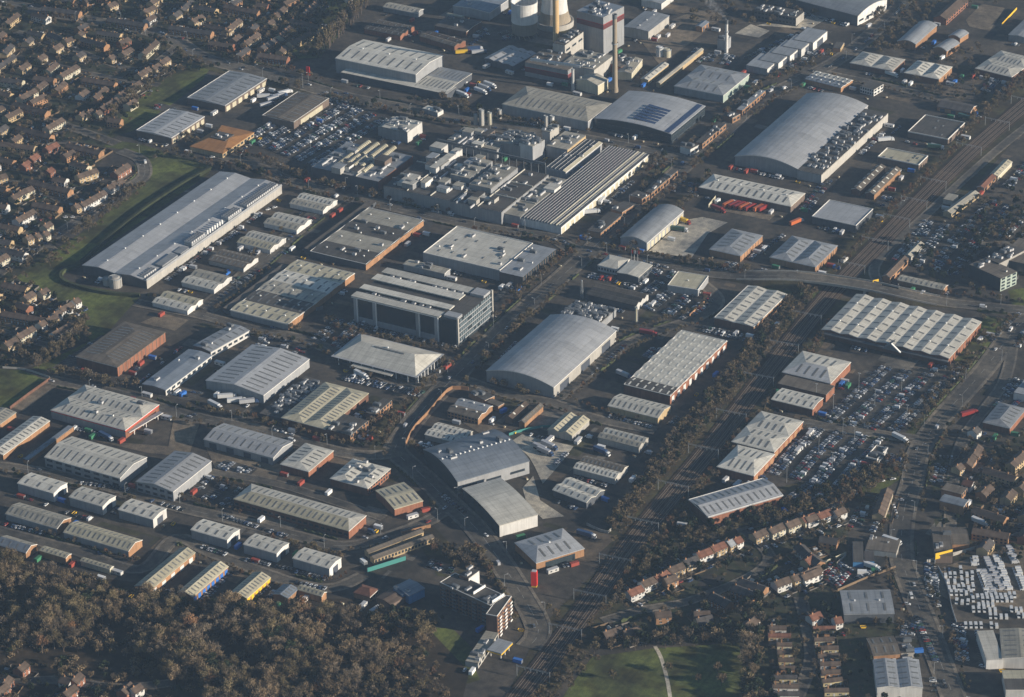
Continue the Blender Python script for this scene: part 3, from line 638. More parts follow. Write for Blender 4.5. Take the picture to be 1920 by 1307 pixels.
for s in ('935,1340 1010,1180 1130,1060 1180,960 1330,790 1450,660 1530,560 1600,560 1520,680 1400,840 1290,960 1200,1080 1120,1200 1010,1340',
          '1560,540 1500,520 1620,390 1760,250 1930,100 1960,200 1780,400 1640,550', '700,800 740,760 860,680 1000,570 1080,480 1100,490 880,700 750,830',
          '330,60 430,110 560,150 640,165 640,195 560,180 400,135 300,90', '1180,430 1300,330 1330,345 1210,420', '1620,930 1290,1010 1180,1110 1180,1080 1290,960 1590,880',
          '700,800 745,850 745,880 690,850', '790,960 880,1060 900,1090 820,1080 780,1010'):
    sheet('rough_verge', 'F', pl(s), G_ROUGH, zz); zz += .004
for s in ('-60,1015 60,1050 200,1085 420,1115 700,1125 790,1165 880,1260 860,1340 -60,1340',):
    sheet('woodland_floor', 'F', pl(s), G_WOOD, zz); zz += .004
for t, s in (('13', '300,600 555,372 700,345 890,385 740,470 620,650'), ('22', '790,740 870,690 1250,780 1160,900 1020,1060 960,930 920,860'), ('22', '870,1090 950,1000 1000,1180 1180,1300 1020,1320 900,1200'),
             ('03', '1100,190 1500,215 1640,130 1640,-20 1480,120 1400,200 1190,170'), ('03', '940,250 1120,280 1200,230 1060,180')):
    sheet('concrete_yard', t, pl(s), G_CONC, zz); zz += .004
for t, s in (('04', '1150,150 1270,30 1440,60 1330,230 1180,200'), ('10', '1040,1130 1200,1060 1400,1110 1300,1190'), ('20', '80,490 370,290 430,330 170,520'), ('20', '700,740 1250,780 1300,520 1500,560 1400,860 1100,830'),
             ('21', '20,780 600,920 540,1040 100,960'), ('22', '420,600 740,640 900,700 700,650 560,690'), ('03', '200,250 700,60 900,100 600,330 380,480'), ('13', '880,260 1240,330 1200,370 740,280'), ('34', '870,560 1000,640 1600,740 1600,220 1200,300 850,420')):
    sheet('gravel_yard', t, pl(s), G_DIRT, zz); zz += .004
# resurfaced patches and slabs of the yards
PT = [mat('patch dark', (.052, .050, .047), .9, 'ground', sc=.1), mat('patch brown', (.150, .122, .092), .95, 'ground', sc=.1), mat('patch grey', (.170, .160, .145), .9, 'ground', sc=.1), mat('patch mossy', (.062, .062, .036), 1, 'ground', sc=.1)]
pm_ = MB(); rp = random.Random(5)
for k in range(620):
    a_ = W(rp.uniform(150, 1950), rp.uniform(-10, 1120)); w2, d2 = rp.choice(((4, 14), (10, 6), (18, 9), (28, 5), (6, 30), (16, 22))); s_ = rp.uniform(.6, 1.4); w2 *= s_; d2 *= s_; z = .012+.00006*k
    sx, sy = proj((a_[0], a_[1], 0))
    if sx < 640 and sy < 480 and sx+sy*.8 < 620: continue
    if sx < 700 and sy > 1090: continue
    j_ = [rp.uniform(-.12, .12)*min(w2, d2) for _ in range(8)]
    pm_.add([(a_[0]+j_[0], a_[1]+j_[1], z), (a_[0]+w2+j_[2], a_[1]+j_[3], z), (a_[0]+w2+j_[4], a_[1]+d2+j_[5], z), (a_[0]+j_[6], a_[1]+d2+j_[7], z)], [(0, 1, 2, 3)], PT[rp.choice((0, 0, 1, 1, 2, 3))])
structure(pm_.build('yard_surface'))
# ---------------------------------------------------------------- roads
def smooth(pts, step=6.0):
    out = []; n = len(pts); pts = [np.array(p, float) for p in pts]
    for i in range(n-1):
        p0 = pts[max(i-1, 0)]; p1 = pts[i]; p2 = pts[i+1]; p3 = pts[min(i+2, n-1)]
        k = max(1, int(np.linalg.norm(p2-p1)/step))
        for j in range(k):
            t = j/k; out.append(.5*((2*p1)+(-p0+p2)*t+(2*p0-5*p1+4*p2-p3)*t*t+(-p0+3*p1-3*p2+p3)*t**3))
    out.append(pts[-1]); return out
ROADS = {}
def road_path(s, t='F'): return smooth([P(t, *p)[:2] for p in pl(s)])
RD = [('trading_road', '990,1215 1010,1180 975,1110 900,1000 840,940 790,890 745,850 748,828 800,760 870,690 960,600 1085,490 1170,410 1290,305 1360,245 1420,190 1500,150 1590,100 1680,20 1720,-40', 13),
 ('upper_cross_road', '395,285 480,312 560,345 720,385 900,425 1030,445 1085,470 1250,500 1400,522 1540,537 1700,560 1960,586', 10),
 ('main_road', '-40,-5 100,25 300,65 380,108 520,145 640,180 800,212 940,240 1100,262 1280,300', 15),
 ('residential_road', '-40,545 0,510 90,450 160,405 215,362 262,338 272,320 262,298 225,283', 8),
 ('avenue', '380,580 450,525 560,428 640,368 670,350', 12),
 ('lower_cross_road', '90,712 160,725 240,745 310,768 400,790 480,806 560,828 660,852 745,852', 9),
 ('units_road', '-40,870 63,883 150,902 230,920 330,950 450,978 560,1006 640,1024 720,1008 800,978 845,950', 8),
 ('wood_road', '-40,985 60,1012 140,1032 262,1068 330,1010 400,1038 540,1090 620,1103 680,1080', 7),
 ('link_road', '395,885 510,905 610,935 720,972', 6), ('front_road', '255,568 380,592 470,617 560,634 640,665 760,720 830,705', 8),
 ('high_street', '1940,590 1900,622 1840,700 1760,790 1722,850 1712,900 1695,960 1690,1040 1708,1100 1740,1180 1800,1340', 12),
 ('retail_access_road', '1500,792 1600,808 1646,814 1735,826', 8), ('service_road', '870,712 960,742 1038,756 1113,784 1230,808', 7),
 ('warehouse_road', '1038,752 1160,655 1230,622 1320,590 1345,560 1300,520', 7),
 ('cottage_road', '1130,1165 1200,1145 1290,1128 1400,1085 1442,1052 1430,1025 1400,1000 1390,990', 6), ('side_street', '1480,1340 1520,1240 1510,1160 1500,1120', 6),
 ('estate_street', '-40,190 60,215 150,245 220,270', 7), ('estate_road', '0,100 90,120 200,145 300,160', 6), ('estate_lane', '100,470 60,440 0,425', 6), ('mid_street', '30,60 130,90 260,130 350,70', 6),
 ('back_street', '0,620 60,640 100,650', 5), ('depot_road', '1440,120 1560,140 1700,170 1800,200', 7), ('station_road', '1680,560 1640,500 1740,400 1860,290 1960,210', 6), ('east_street', '1900,640 1880,720 1800,840 1780,1000', 6),
 ('close', '190,285 140,270 60,262 -20,240', 5), ('west_street', '0,340 60,350 130,385 165,402', 6), ('wood_street', '-40,1290 100,1275 220,1290 330,1280', 6)]
BR0 = P('F', 1480, 531)[:2]; BR1 = P('F', 1600, 546)[:2]
def bridge_z(x, y):
    return 0.0
for nm, s, wd in RD: ROADS[nm] = (road_path(s), wd)
BRIDGE_RNG = (P('F', 1330, 512)[0], P('F', 1510, 534)[0], P('F', 1620, 549)[0], P('F', 1800, 570)[0])
def roadz(nm, p):
    if nm != 'upper_cross_road': return 0.0
    a, b, c, d = BRIDGE_RNG; x = p[0]
    t = 0 if x < a or x > d else (x-a)/(b-a) if x < b else 1 if x < c else (d-x)/(d-c)
    return 6.2*t*t*(3-2*t)
def inroad(p, skip, mrg=0):
    for nm, (path, wd) in RNP.items():
        if nm == skip: continue
        if np.min(np.sum((path-p)**2, 1)) < (wd/2+mrg)**2: return True
    return False
RNP = {nm: (np.array(smooth(pa, 1.5)), wd) for nm, (pa, wd) in ROADS.items()}
def strip(name, path, off0, off1, z, m, nm=None, test=False, dash=None, lift=0):
    mb = MB(); n = len(path); acc = 0
    for i in range(n-1):
        p, q = path[i], path[i+1]; d = q-p; L = np.hypot(*d)
        if L < .01: continue
        acc += L
        if dash and int(acc/dash) % 2: continue
        d0 = path[min(i+1, n-1)]-path[max(i-1, 0)]; d1 = path[min(i+2, n-1)]-path[i]
        n0 = np.array([-d0[1], d0[0]])/np.hypot(*d0); n1 = np.array([-d1[1], d1[0]])/np.hypot(*d1)
        a, b, c, e = p+n0*off0, q+n1*off0, q+n1*off1, p+n0*off1
        if test and (inroad((a+c)/2, nm, .3) or inroad((b+e)/2, nm, .3)): continue
        z0, z1 = z+roadz(nm, p), z+roadz(nm, q)
        if lift: mb.add([(*a, z0-lift), (*b, z1-lift), (*c, z1-lift), (*e, z0-lift), (*a, z0), (*b, z1), (*c, z1), (*e, z0)], [(4,5,6,7),(0,1,5,4),(3,2,6,7)], m)
        else: mb.add([(*a, z0), (*b, z1), (*c, z1), (*e, z0)], [(0, 1, 2, 3)], m)
    if mb.f: return structure(mb.build(name))
M_MARK = mat('road paint', (.42, .41, .38), .8)
for k, (nm, (pa, wd)) in enumerate(ROADS.items()):
    z = .20+.006*k
    if nm == 'upper_cross_road': z += 0.02
    strip(nm, pa, -wd/2, wd/2, z, G_ROAD, nm)
    for sd in (-1, 1): strip('pavement', pa, sd*wd/2, sd*(wd/2+(2.2 if wd > 6 else 1.4)), .33+.002*k, G_PAVE, nm, True, lift=.13)
    if wd >= 8: strip('road_markings', smooth(pa, 4), -.09, .09, z+.02, M_MARK, nm, True, dash=5)
# raised bank and bridge of the cross road
emb = MB(); pa = ROADS['upper_cross_road'][0]
for i in range(len(pa)-1):
    p, q = pa[i], pa[i+1]; a, b, c, d = BRIDGE_RNG
    if p[0] < a or q[0] > d or (b < p[0] < c) or (b < q[0] < c): continue
    n_ = np.array([-(q-p)[1], (q-p)[0]])/np.hypot(*(q-p)); z0, z1 = roadz('upper_cross_road', p), roadz('upper_cross_road', q)
    for sd in (-1, 1):
        e0, e1 = p+n_*sd*7.3, q+n_*sd*7.3; f0, f1 = p+n_*sd*(7.3+z0*1.1), q+n_*sd*(7.3+z1*1.1)
        emb.add([(*e0, z0+.2), (*e1, z1+.2), (*f1, 0), (*f0, 0)], [(0, 1, 2, 3)], G_ROUGH)
structure(emb.build('embankment'))
rb = link('road_bridge', None, None, (0, 0, 0)); tag(rb, 'concrete road bridge carrying the cross road over the railway', 'bridge')
dk = MB(); pr = MB()
for i in range(len(pa)-1):
    p, q = pa[i], pa[i+1]; a, b, c, d = BRIDGE_RNG
    if q[0] < a or p[0] > d: continue
    n_ = np.array([-(q-p)[1], (q-p)[0]])/np.hypot(*(q-p)); zp, zq = roadz('upper_cross_road', p), roadz('upper_cross_road', q)
    if b-8 < p[0] < c+8:
        A_, B_ = p-n_*7.3, q-n_*7.3; C_, D_ = q+n_*7.3, p+n_*7.3
        dk.add([(*A_, zp-.9), (*B_, zq-.9), (*C_, zq-.9), (*D_, zp-.9), (*A_, zp+.1), (*B_, zq+.1), (*C_, zq+.1), (*D_, zp+.1)], [(4,5,6,7),(0,1,5,4),(3,2,6,7),(0,1,2,3)], WALL['p'])
    if zp > 1:
        for sd in (-1, 1):
            A_, B_ = p+n_*sd*7.3, q+n_*sd*7.3; C_, D_ = q+n_*sd*7.6, p+n_*sd*7.6
            pr.add([(*A_, zp), (*B_, zq), (*C_, zq), (*D_, zp), (*A_, zp+1.4), (*B_, zq+1.4), (*C_, zq+1.4), (*D_, zp+1.4)], [(4,5,6,7),(0,1,5,4),(3,2,6,7)], WALL['p'])
dk.build('bridge_deck', rb); pr.build('parapet', rb)
for xx in (BRIDGE_RNG[1]-4, BRIDGE_RNG[2]+3.0):
    j = min(range(len(pa)), key=lambda i: abs(pa[i][0]-xx)); yy = pa[j][1]
    MB().box(xx-1, yy-7.4, 0, xx+1, yy+7.4, 5.4, WALL['p']).build('abutment', rb)
# ---------------------------------------------------------------- railway
RAIL = smooth([P('F', *p)[:2] for p in pl('945,1345 1000,1275 1060,1195 1128,1100 1185,1020 1262,925 1340,830 1405,745 1470,660 1550,560 1640,465 1740,362 1830,275 1930,190 1990,140')], 5)
RNP['railway'] = (np.array(smooth(RAIL, 1.5)), 19)
strip('track_bed', RAIL, -8.6, 8.6, .42, G_BALL, None, lift=.3)
M_SLP = mat('sleepers', (.108, .080, .058), .9, 'ground', var=.3, sc=.5); M_RAIL = mat('rail steel', (.19, .155, .125), .45)
for tr in (-6.2, -2.4, 1.8, 5.6):
    strip('sleeper_strip', RAIL, tr-1.3, tr+1.3, .47, M_SLP)
    for g_ in (-.75, .75): strip('rail', RAIL, tr+g_-.12, tr+g_+.12, .62, M_RAIL, lift=.15)
def near_path(path, q):
    k = min(range(len(path)-1), key=lambda i: (path[i][0]-q[0])**2+(path[i][1]-q[1])**2); d = path[k+1]-path[k]
    return path[k], math.atan2(d[1], d[0])
mast = MB().box(-.13, -.13, 0, .13, .13, 8.2, M_STEEL).mesh('mast')
beam = MB(); 
for z_ in (6.9, 7.7): beam.box(-.07, -11, z_, .07, 11, z_+.10, M_STEEL, True)
for i in range(11): beam.bar((0, -11+2*i, 7.0), (0, -9+2*i, 7.7), .07, M_STEEL)
beamm = beam.mesh('gantry_beam'); ins = MB().box(-.09, -.09, 5.4, .09, .09, 6.9, M_STEEL).box(-.09, -.6, 5.6, .09, .09, 5.75, M_STEEL).mesh('registration_arm')
GANT = '985,1268 1040,1195 1095,1128 1150,1060 1200,992 1255,922 1310,855 1363,787 1418,722 1470,660 1512,605 1600,510 1640,468 1684,425 1716,392 1751,355 1821,288 1868,242 1912,200'
for i, p in enumerate(pl(GANT)):
    q, a = near_path(RAIL, P('F', *p)[:2])
    g_ = link('railway_gantry', None, None, (q[0], q[1], .4), a)
    tag(g_, ordw(i+1)+' steel wire gantry over the railway, counted from the bottom of the photo', 'gantry', 'overhead wire gantries along the railway')
    link('mast', mast, g_, (0, -11, 0)); link('mast', mast, g_, (0, 11, 0)); link('beam', beamm, g_)
    for tr in (-6.2, -2.4, 1.8, 5.6): link('registration_arm', ins, g_, (0, tr, 0))
# ---------------------------------------------------------------- houses
ROWS = '''
00|165,740 285,680|4|c|t
00|298,665 360,620|2|y|t
00|470,575 595,500|4|c|t
00|905,720 1065,620|6|c|t
00|1048,570 1135,515|3|y|t
00|1155,520 1205,490|2|y|t
00|1213,480 1270,440|2|y|t
00|928,412 998,372|3|y|t
00|830,445 865,425|1|y|t
00|590,430 640,400|2|y|k
00|417,375 475,340|2|y|t
00|497,318 550,298|2|y|t
00|605,270 635,248|1|y|t
00|215,325 255,290|2|y|k
00|50,405 110,340|3|y|k
00|165,525 232,480|2|y|t
00|305,450 355,418|2|y|t
00|615,720 668,680|2|w|t
00|367,965 487,895|4|c|t
00|5,990 70,945|2|y|k
00|612,872 650,845|1|y|t
00|673,852 708,828|1|y|t
00|735,858 768,838|1|c|t
00|360,1120 445,1080|3|r|r
00|250,1195 302,1160|2|r|r
00|192,1245 240,1212|2|r|r
00|875,1300 975,1235|3|r|t
00|375,1290 412,1262|1|r|r
00|305,75 580,110|6|o|k
00|785,155 1065,200|6|o|k
00|1245,215 1560,260|6|o|k
00|195,250 305,275|2|y|k
00|340,262 445,305|2|y|k
00|0,605 155,625|3|c|k
00|80,780 330,850|5|o|t
00|110,960 360,1030|5|o|t
00|480,1090 730,1150|5|o|t
00|240,590 390,610|3|o|t
00|600,600 840,640|5|o|t
00|1085,100 1170,62|2|y|t
00|1310,130 1360,95|2|y|k
00|1372,85 1445,12|3|y|k
00|820,58 880,30|2|y|t
00|1140,30 1215,-20|2|y|t
00|645,22 700,5|2|o|t
10|625,270 800,170|5|w|t
10|818,145 885,105|2|w|t
10|888,100 930,85|1|o|t
10|570,285 622,262|1|y|t
10|105,215 160,190|1|y|t
10|160,185 260,140|3|c|t
10|143,385 275,310|4|w|t
10|210,520 255,500|1|y|t
10|285,502 315,485|1|y|t
10|345,490 378,470|1|c|t
10|350,432 398,400|1|c|t
10|0,682 75,640|2|c|t
10|0,600 165,642|3|w|k
10|205,960 270,920|2|y|t
10|320,925 375,895|2|c|t
10|465,1050 555,1005|3|w|t
10|565,990 607,968|1|w|t
10|420,1090 465,1060|1|w|t
10|370,1130 440,1095|2|y|t
10|312,1160 355,1135|1|w|t
10|150,1250 272,1180|4|c|t
10|60,1310 145,1262|3|y|t
10|0,1075 330,1130|7|o|t
10|230,262 425,300|4|o|t
10|200,92 500,170|6|o|t
10|-40,420 130,450|4|y|t
10|0,860 180,900|4|y|t
10|590,60 735,10|3|y|t
10|-40,80 60,50|3|y|t
01|195,240 298,155|5|y|t
01|335,335 438,258|5|y|t
01|510,190 543,160|1|y|t
01|560,130 632,65|4|y|t
01|598,280 685,200|4|c|t
01|640,165 855,215|6|y|t
01|400,420 620,450|6|r|t
01|815,75 895,5|4|y|t
01|150,55 400,105|6|o|t
01|20,200 180,240|4|y|t
01|-60,170 20,130|3|y|t
30|160,1132 212,1085|1|r|t
30|60,1235 100,1180|1|r|t
30|545,1215 600,1160|1|r|t
30|895,1290 958,1230|1|r|t
30|955,1285 1020,1245|1|w|t
30|410,1200 482,1222|1|w|t
30|0,1300 75,1240|1|r|t
30|480,1310 560,1250|1|r|t
33|165,597 260,555|2|w|r
33|262,532 358,490|2|w|t
33|362,492 400,467|1|y|r
33|402,477 447,442|1|w|r
33|450,437 550,395|2|y|t
33|560,380 650,347|2|y|k
33|652,327 745,290|2|w|r
33|755,282 845,245|2|y|r
33|868,245 908,225|1|y|g
33|915,227 960,205|1|w|r
33|1050,190 1142,150|2|y|t
33|1165,157 1260,112|2|c|t
33|1280,117 1367,80|2|c|t
33|1395,77 1487,40|2|c|r
33|1200,532 1300,495|2|w|t
33|1322,492 1418,460|2|y|t
33|1425,452 1520,415|2|w|t
33|-10,890 110,850|3|o|t
33|130,882 245,850|2|o|t
33|1445,770 1520,742|1|w|r
33|1140,830 1260,832|2|w|t
33|1135,882 1290,884|2|y|r
33|1195,945 1298,947|2|c|t
33|1200,1000 1305,1002|2|m|t
33|1205,1055 1312,1057|2|m|t
33|1215,1112 1318,1114|2|o|t
33|1175,1177 1335,1179|3|m|k
33|1165,1242 1345,1244|3|w|t
33|1180,1295 1350,1297|3|w|k
33|860,550 1020,612|4|o|k
33|905,505 1090,570|4|o|k
33|700,605 830,672|3|o|k
33|340,750 450,742|2|o|t
33|615,748 725,742|2|y|t
33|640,795 750,770|2|y|k
33|1310,250 1375,315|2|w|k
33|1385,320 1465,380|2|o|k
33|420,510 500,480|2|o|t
34|20,832 175,830|2|m|r
34|30,912 168,908|2|c|t
34|35,972 197,970|2|m|t
34|55,1028 207,1025|2|c|t
34|70,1085 212,1080|2|g|t
34|80,1142 212,1138|2|o|t
34|90,1207 227,1190|2|m|t
34|100,1272 270,1270|3|m|t
34|-15,75 60,50|1|w|t
34|72,50 165,12|2|w|r
34|190,30 260,0|1|w|t
34|-10,372 48,335|1|y|r
34|-40,485 85,435|2|w|t
34|20,770 80,742|1|w|r
34|180,790 230,780|1|w|r
24|1195,932 1237,865|1|o|t
24|1245,862 1282,790|1|o|t
24|1110,962 1148,935|1|y|t
24|1235,690 1270,660|1|w|k
24|545,1300 612,1112|6|y|t
24|1120,1060 1190,1080|1|w|r
'''
WALL['m'] = mat('cream render', (.62, .53, .30), .8, 'wall')
LAND = [('the data centre', 330, 430), ('the orange roof', 412, 268), ('the grass bank', 330, 290), ('the left field', 40, 725), ('the tall warehouse', 740, 120),
        ('the top-left corner', 0, 0), ('the left edge', 0, 300), ('the poplar row', 650, 60), ('the railway bridge', 1560, 540), ('the park', 1230, 1260), ('the main road', 1700, 1000), ('the used car yard', 1610, 1060),
        ('the ribbed store', 1375, 930), ('the fuel station', 920, 1210), ('the woodland', 300, 1200), ('the lower-left corner', 0, 1307), ('the dark warehouse', 1630, 1130), ('the lower-right corner', 1920, 1307),
        ('the brown hipped warehouse', 225, 650), ('the curved road', 265, 320), ('the first gantry', 1000, 1268)]
DIRS = ['right of', 'lower-right of', 'below', 'lower-left of', 'left of', 'upper-left of', 'above', 'upper-right of']
SIZES = ['just', 'a little way', 'some way', 'well', 'far']
SEENP = {}
def place(x, y):
    nm, lx, ly = min(LAND, key=lambda q: (q[1]-x)**2+(q[2]-y)**2)
    d = math.hypot(x-lx, y-ly); k = DIRS[int(((math.degrees(math.atan2(y-ly, x-lx))+22.5) % 360)//45)]
    return f"{k} {nm}"
WCOL = dict(c='cream', y='buff', w='white', o='brown', r='red', m='yellow', g='green')
RCOL = dict(t='brown', k='dark', r='red', g='grey')
def house_meshes(w_, d, h, wc, rc, rise=2.4):
    wm, rm = WALL[wc], ROOF[rc]
    out = {}
    for ends in ('n', 'l', 'r', 'b'):
        m = MB(); m.add([(0,0,0),(w_,0,0),(w_,0,h),(0,0,h),(0,d,0),(w_,d,0),(w_,d,h),(0,d,h)], [(0,1,2,3),(5,4,7,6)], wm)
        e_ = 0 if ends in 'lb' else .02; m.add([(e_,0,0),(e_,0,h),(e_,d/2,h+rise-.05),(e_,d,h),(e_,d,0)], [(0,1,2,3,4)], wm)
        e_ = w_ if ends in 'rb' else w_-.02; m.add([(e_,0,0),(e_,0,h),(e_,d/2,h+rise-.05),(e_,d,h),(e_,d,0)], [(0,1,2,3,4)], wm)
        out['w'+ends] = m.mesh('wall')
        x0 = -.3 if ends in 'lb' else 0; x1 = w_+(.3 if ends in 'rb' else 0)
        r_ = MB(); r_.add([(x0,-.35,h-.2),(x1,-.35,h-.2),(x1,d/2,h+rise),(x0,d/2,h+rise),(x0,d+.35,h-.2),(x1,d+.35,h-.2),(x0,d/2,h+rise-.25),(x1,d/2,h+rise-.25),(x0,-.35,h-.42),(x1,-.35,h-.42),(x0,d+.35,h-.42),(x1,d+.35,h-.42)],
              [(0,1,2,3),(3,2,5,4),(8,9,1,0),(4,5,11,10),(8,0,3,6),(6,3,4,10),(1,9,7,2),(2,7,11,5)], rm)
        out['r'+ends] = r_.mesh('roof')
    out['ch'] = MB().box(-.45, -.35, -1.0, .45, .35, 1.3, WALL['o']).box(-.25, -.15, 1.3, .25, .15, 1.7, WALL['r']).mesh('chimney')
    out['win'] = MB().box(-.75, -.07, 0, .75, .03, 1.15, M_GLASS).box(-.85, -.12, -.12, .85, .03, 0, M_WHITE).box(-.05, -.10, 0, .05, .0, 1.15, M_WHITE).mesh('window')
    out['door'] = MB().box(-.5, -.1, 0, .5, .03, 2.05, M_DOORW).mesh('door')
    return out
hcount = 0; GARD = []
for rn, ln in enumerate(ROWS.strip().splitlines()):
    t, pq, n, wc, rc = ln.split('|'); n = int(n); p, q = pl(pq); h = 5.0
    hr_ = 2.4; a, b = P(t, *p, h), P(t, *q, h); L = float(np.hypot(*(b-a)[:2])); ang = math.atan2(b[1]-a[1], b[0]-a[0])
    dd = 8.0 if n > 1 else 7.5
    if t in ('33', '34') and p[1] > 820 and abs(p[1]-q[1]) < 25: h = 3.3; dd = 4.6; hr_ = 1.3; a, b = P(t, *p, h), P(t, *q, h)
    if L/n < 5: n = max(1, int(L/5))
    ww = L/n; ms = house_meshes(ww, dd, h, wc, rc, hr_); footprint(a[0], a[1], ang, L, dd)
    ca, sa = math.cos(ang), math.sin(ang)
    fx, fy = full(t, (p[0]+q[0])/2, (p[1]+q[1])/2); where = place(fx, fy)
    sk = where+wc+str(n > 1); SEENP[sk] = SEENP.get(sk, 0)+1
    rowid = ordw(SEENP[sk])+' '
    for i in range(n):
        o = link('house', None, None, (a[0]+ca*ww*i, a[1]+sa*ww*i, 0), ang); hcount += 1
        ends = 'b' if n == 1 else 'l' if i == 0 else 'r' if i == n-1 else 'n'
        rid = f"{rowid}{WCOL[wc]} terrace {where}" if n > 1 else f"{rowid}detached {WCOL[wc]} house {where}"
        lab = rid if n == 1 else f"{ordw(i+1)} house of the {rid}"
        tag(o, lab, 'house', None if n == 1 else f"{WCOL[wc]} houses {rowid}{where}")
        link('wall', ms['w'+ends], o); ro = link('roof', ms['r'+ends], o)
        if i % 2 == 0 or n == 1: link('chimney', ms['ch'], ro, (ww*(.02 if i and n > 1 else .3), dd*.5, h+2.0))
        for sx in (.27, .73):
            if h > 4: link('window', ms['win'], o, (ww*sx, 0, 3.2))
        link('window', ms['win'], o, (ww*.3, 0, .9)); link('door', ms['door'], o, (ww*.78, 0, .02))
    GARD.append((a[0], a[1], ang, L, dd, n, rid, rn))
M_FENCES = [M_FENCE, mat('grey fence', (.20, .18, .16), .9, 'wall')]
for (x, y, ang, L, dd, n, where, rn) in GARD:
    m = MB(); ww = L/n; gd = 11 if n > 1 else 7; fm = M_FENCES[rn % 2]
    for i in range(1, n): m.box(ww*i-.06, dd-.1, 0, ww*i+.06, dd+gd+.05, 1.8, fm)
    m.box(-.3, dd+gd, 0, L+.3, dd+gd+.12, 1.8, fm); m.box(-.42, -5.5, 0, -.3, dd+gd+.05, 1.5, fm); m.box(L+.3, -5.5, 0, L+.42, dd+gd+.05, 1.5, fm)
    m.box(-.42, -5.55, 0, L+.42, -5.4, .9, fm)
    fo = m.build('garden_fence', None, (x, y, 0), ang); tag(fo, f"{['brown','grey'][rn%2]} garden fence of the {where}", 'fence', 'garden fences of the houses')
gp_ = MB(); GMT = [mat('lawn', (.060, .085, .026), 1, 'ground'), mat('worn lawn', (.085, .085, .040), 1, 'ground'), mat('bare garden soil', (.085, .065, .045), 1, 'ground'), mat('garden paving', (.17, .155, .13), .9, 'ground')]
ext_m = [MB().box(-1.6, 0, 0, 1.6, 2.6, 2.4, WALL[c_]).add([(-1.8, 0, 3.0), (1.8, 0, 3.0), (1.8, 2.8, 2.4), (-1.8, 2.8, 2.4), (-1.8, 0, 2.3), (1.8, 0, 2.3), (1.8, 2.8, 2.3), (-1.8, 2.8, 2.3)], [(0, 1, 2, 3), (2, 3, 7, 6), (0, 3, 7, 4), (1, 2, 6, 5)], ROOF['k']).mesh('rear_extension') for c_ in 'oyw']
HO = [o for o in bpy.data.objects if o.name.split('.')[0] == 'house']
for o in HO:
    if random.random() < .45: link('rear_extension', random.choice(ext_m), o, (2.4, 7.9 if len(o.children) else 8, 0))
gi = 0
for (x, y, ang, L, dd, n, where, rn) in GARD:
    ca, sa = math.cos(ang), math.sin(ang); ww = L/n
    for i in range(n):
        for (v0, v1, ms_) in ((dd+.2, dd+(10.5 if n > 1 else 6.5), (0, 0, 1, 2, 3)), (-5.2, -.2, (0, 1, 3, 3, 2))):
            gi += 1; u0, u1 = ww*i+.2, ww*(i+1)-.2; q_ = [(x+ca*u-sa*v, y+sa*u+ca*v, .034+.0001*gi) for u, v in ((u0, v0), (u1, v0), (u1, v1), (u0, v1))]
            gp_.add(q_, [(0, 1, 2, 3)], GMT[random.choice(ms_)])
structure(gp_.build('garden_plots'))
shed_m = [MB().box(-1.3, -1, 0, 1.3, 1, 1.9, m_).add([(-1.5,-1.2,1.9),(1.5,-1.2,1.9),(1.5,0,2.6),(-1.5,0,2.6),(-1.5,1.2,1.9),(1.5,1.2,1.9)], [(0,1,2,3),(3,2,5,4),(0,3,4),(1,5,2)], r_).mesh('shed')
          for m_, r_ in ((M_FENCE, ROOF['k']), (WALL['w'], ROOF['w']), (WALL['k'], ROOF['g']))]
sc_ = 0
for (x, y, ang, L, dd, n, where, rn) in GARD:
    for i in range(n):
        if random.random() < .6:
            u, v = L/n*(i+.3+.4*random.random()), dd+5+4*random.random(); k = random.randrange(3)
            px_, py_ = x+math.cos(ang)*u-math.sin(ang)*v, y+math.sin(ang)*u+math.cos(ang)*v
            if blocked(px_, py_, 1.5): continue
            sx, sy = proj((px_, py_, 1))
            if not (0 < sx < 1920 and 0 < sy < 1307): continue
            o = link('garden_shed', shed_m[k], None, (px_, py_, 0), ang+random.choice((0, math.pi/2)))
            tag(o, f"{['brown','white','dark'][k]} shed behind {'' if n == 1 else ordw(i+1)+' house of '}the {where}", 'shed', 'garden sheds behind the houses')
# ---------------------------------------------------------------- special structures
def zone(t, x, y, z=0): return P(t, x, y, z)
def thing(name, label, cat, loc, rz=0, group=None):
    o = link(name, None, None, loc, rz); tag(o, label, cat, group); return o
def ringtube(o, name, rings, m, n=28, cx=0, cy=0): MB().tube(rings, m, n, cx, cy).build(name, o)
# cooling towers
for (fx, fy, lab, sh) in ((984, 66, 'left cooling tower with white upper half and shaded brown base', 0), (1040, 46, 'right cooling tower behind the buff chimney, flaring to a wide ring base', 1)):
    q = W(fx, fy); o = thing('cooling_tower', lab, 'cooling tower', (q[0], q[1], 0), 0, 'cooling towers of the power station')
    if sh: rg = [(3, 15.5), (6, 14.6), (10, 13.3), (14, 12.4)]; top = [(14, 12.4), (20, 11.6), (26, 11.3), (32, 11.6), (36, 12.2), (36, 11.5), (24, 10.9)]
    else: rg = [(3, 11), (8, 11.6), (14, 11.8)]; top = [(14, 12), (20, 11.8), (28, 11.8), (33, 12.2), (33, 11.4), (22, 11)]
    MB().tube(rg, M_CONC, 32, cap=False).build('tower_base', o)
    MB().tube(top, WALL['w'], 32, cap=False).build('tower_shell', o)
    MB().tube([(top[-1][0], 11), (top[-1][0]+.1, 11)], M_VENTD, 32).build('tower_fill', o)
    if sh: MB().tube([(0, 17.5), (5, 17.5), (5, 16.4), (4, 15)], WALL['p'], 32, cap=False).build('ring_walkway', o)
    else:
        for k in range(16): 
            a = k*math.pi/8; MB().bar((11*math.cos(a), 11*math.sin(a), 3.2), (12.2*math.cos(a+.15), 12.2*math.sin(a+.15), 0), .5, M_CONC).build('leg', o)
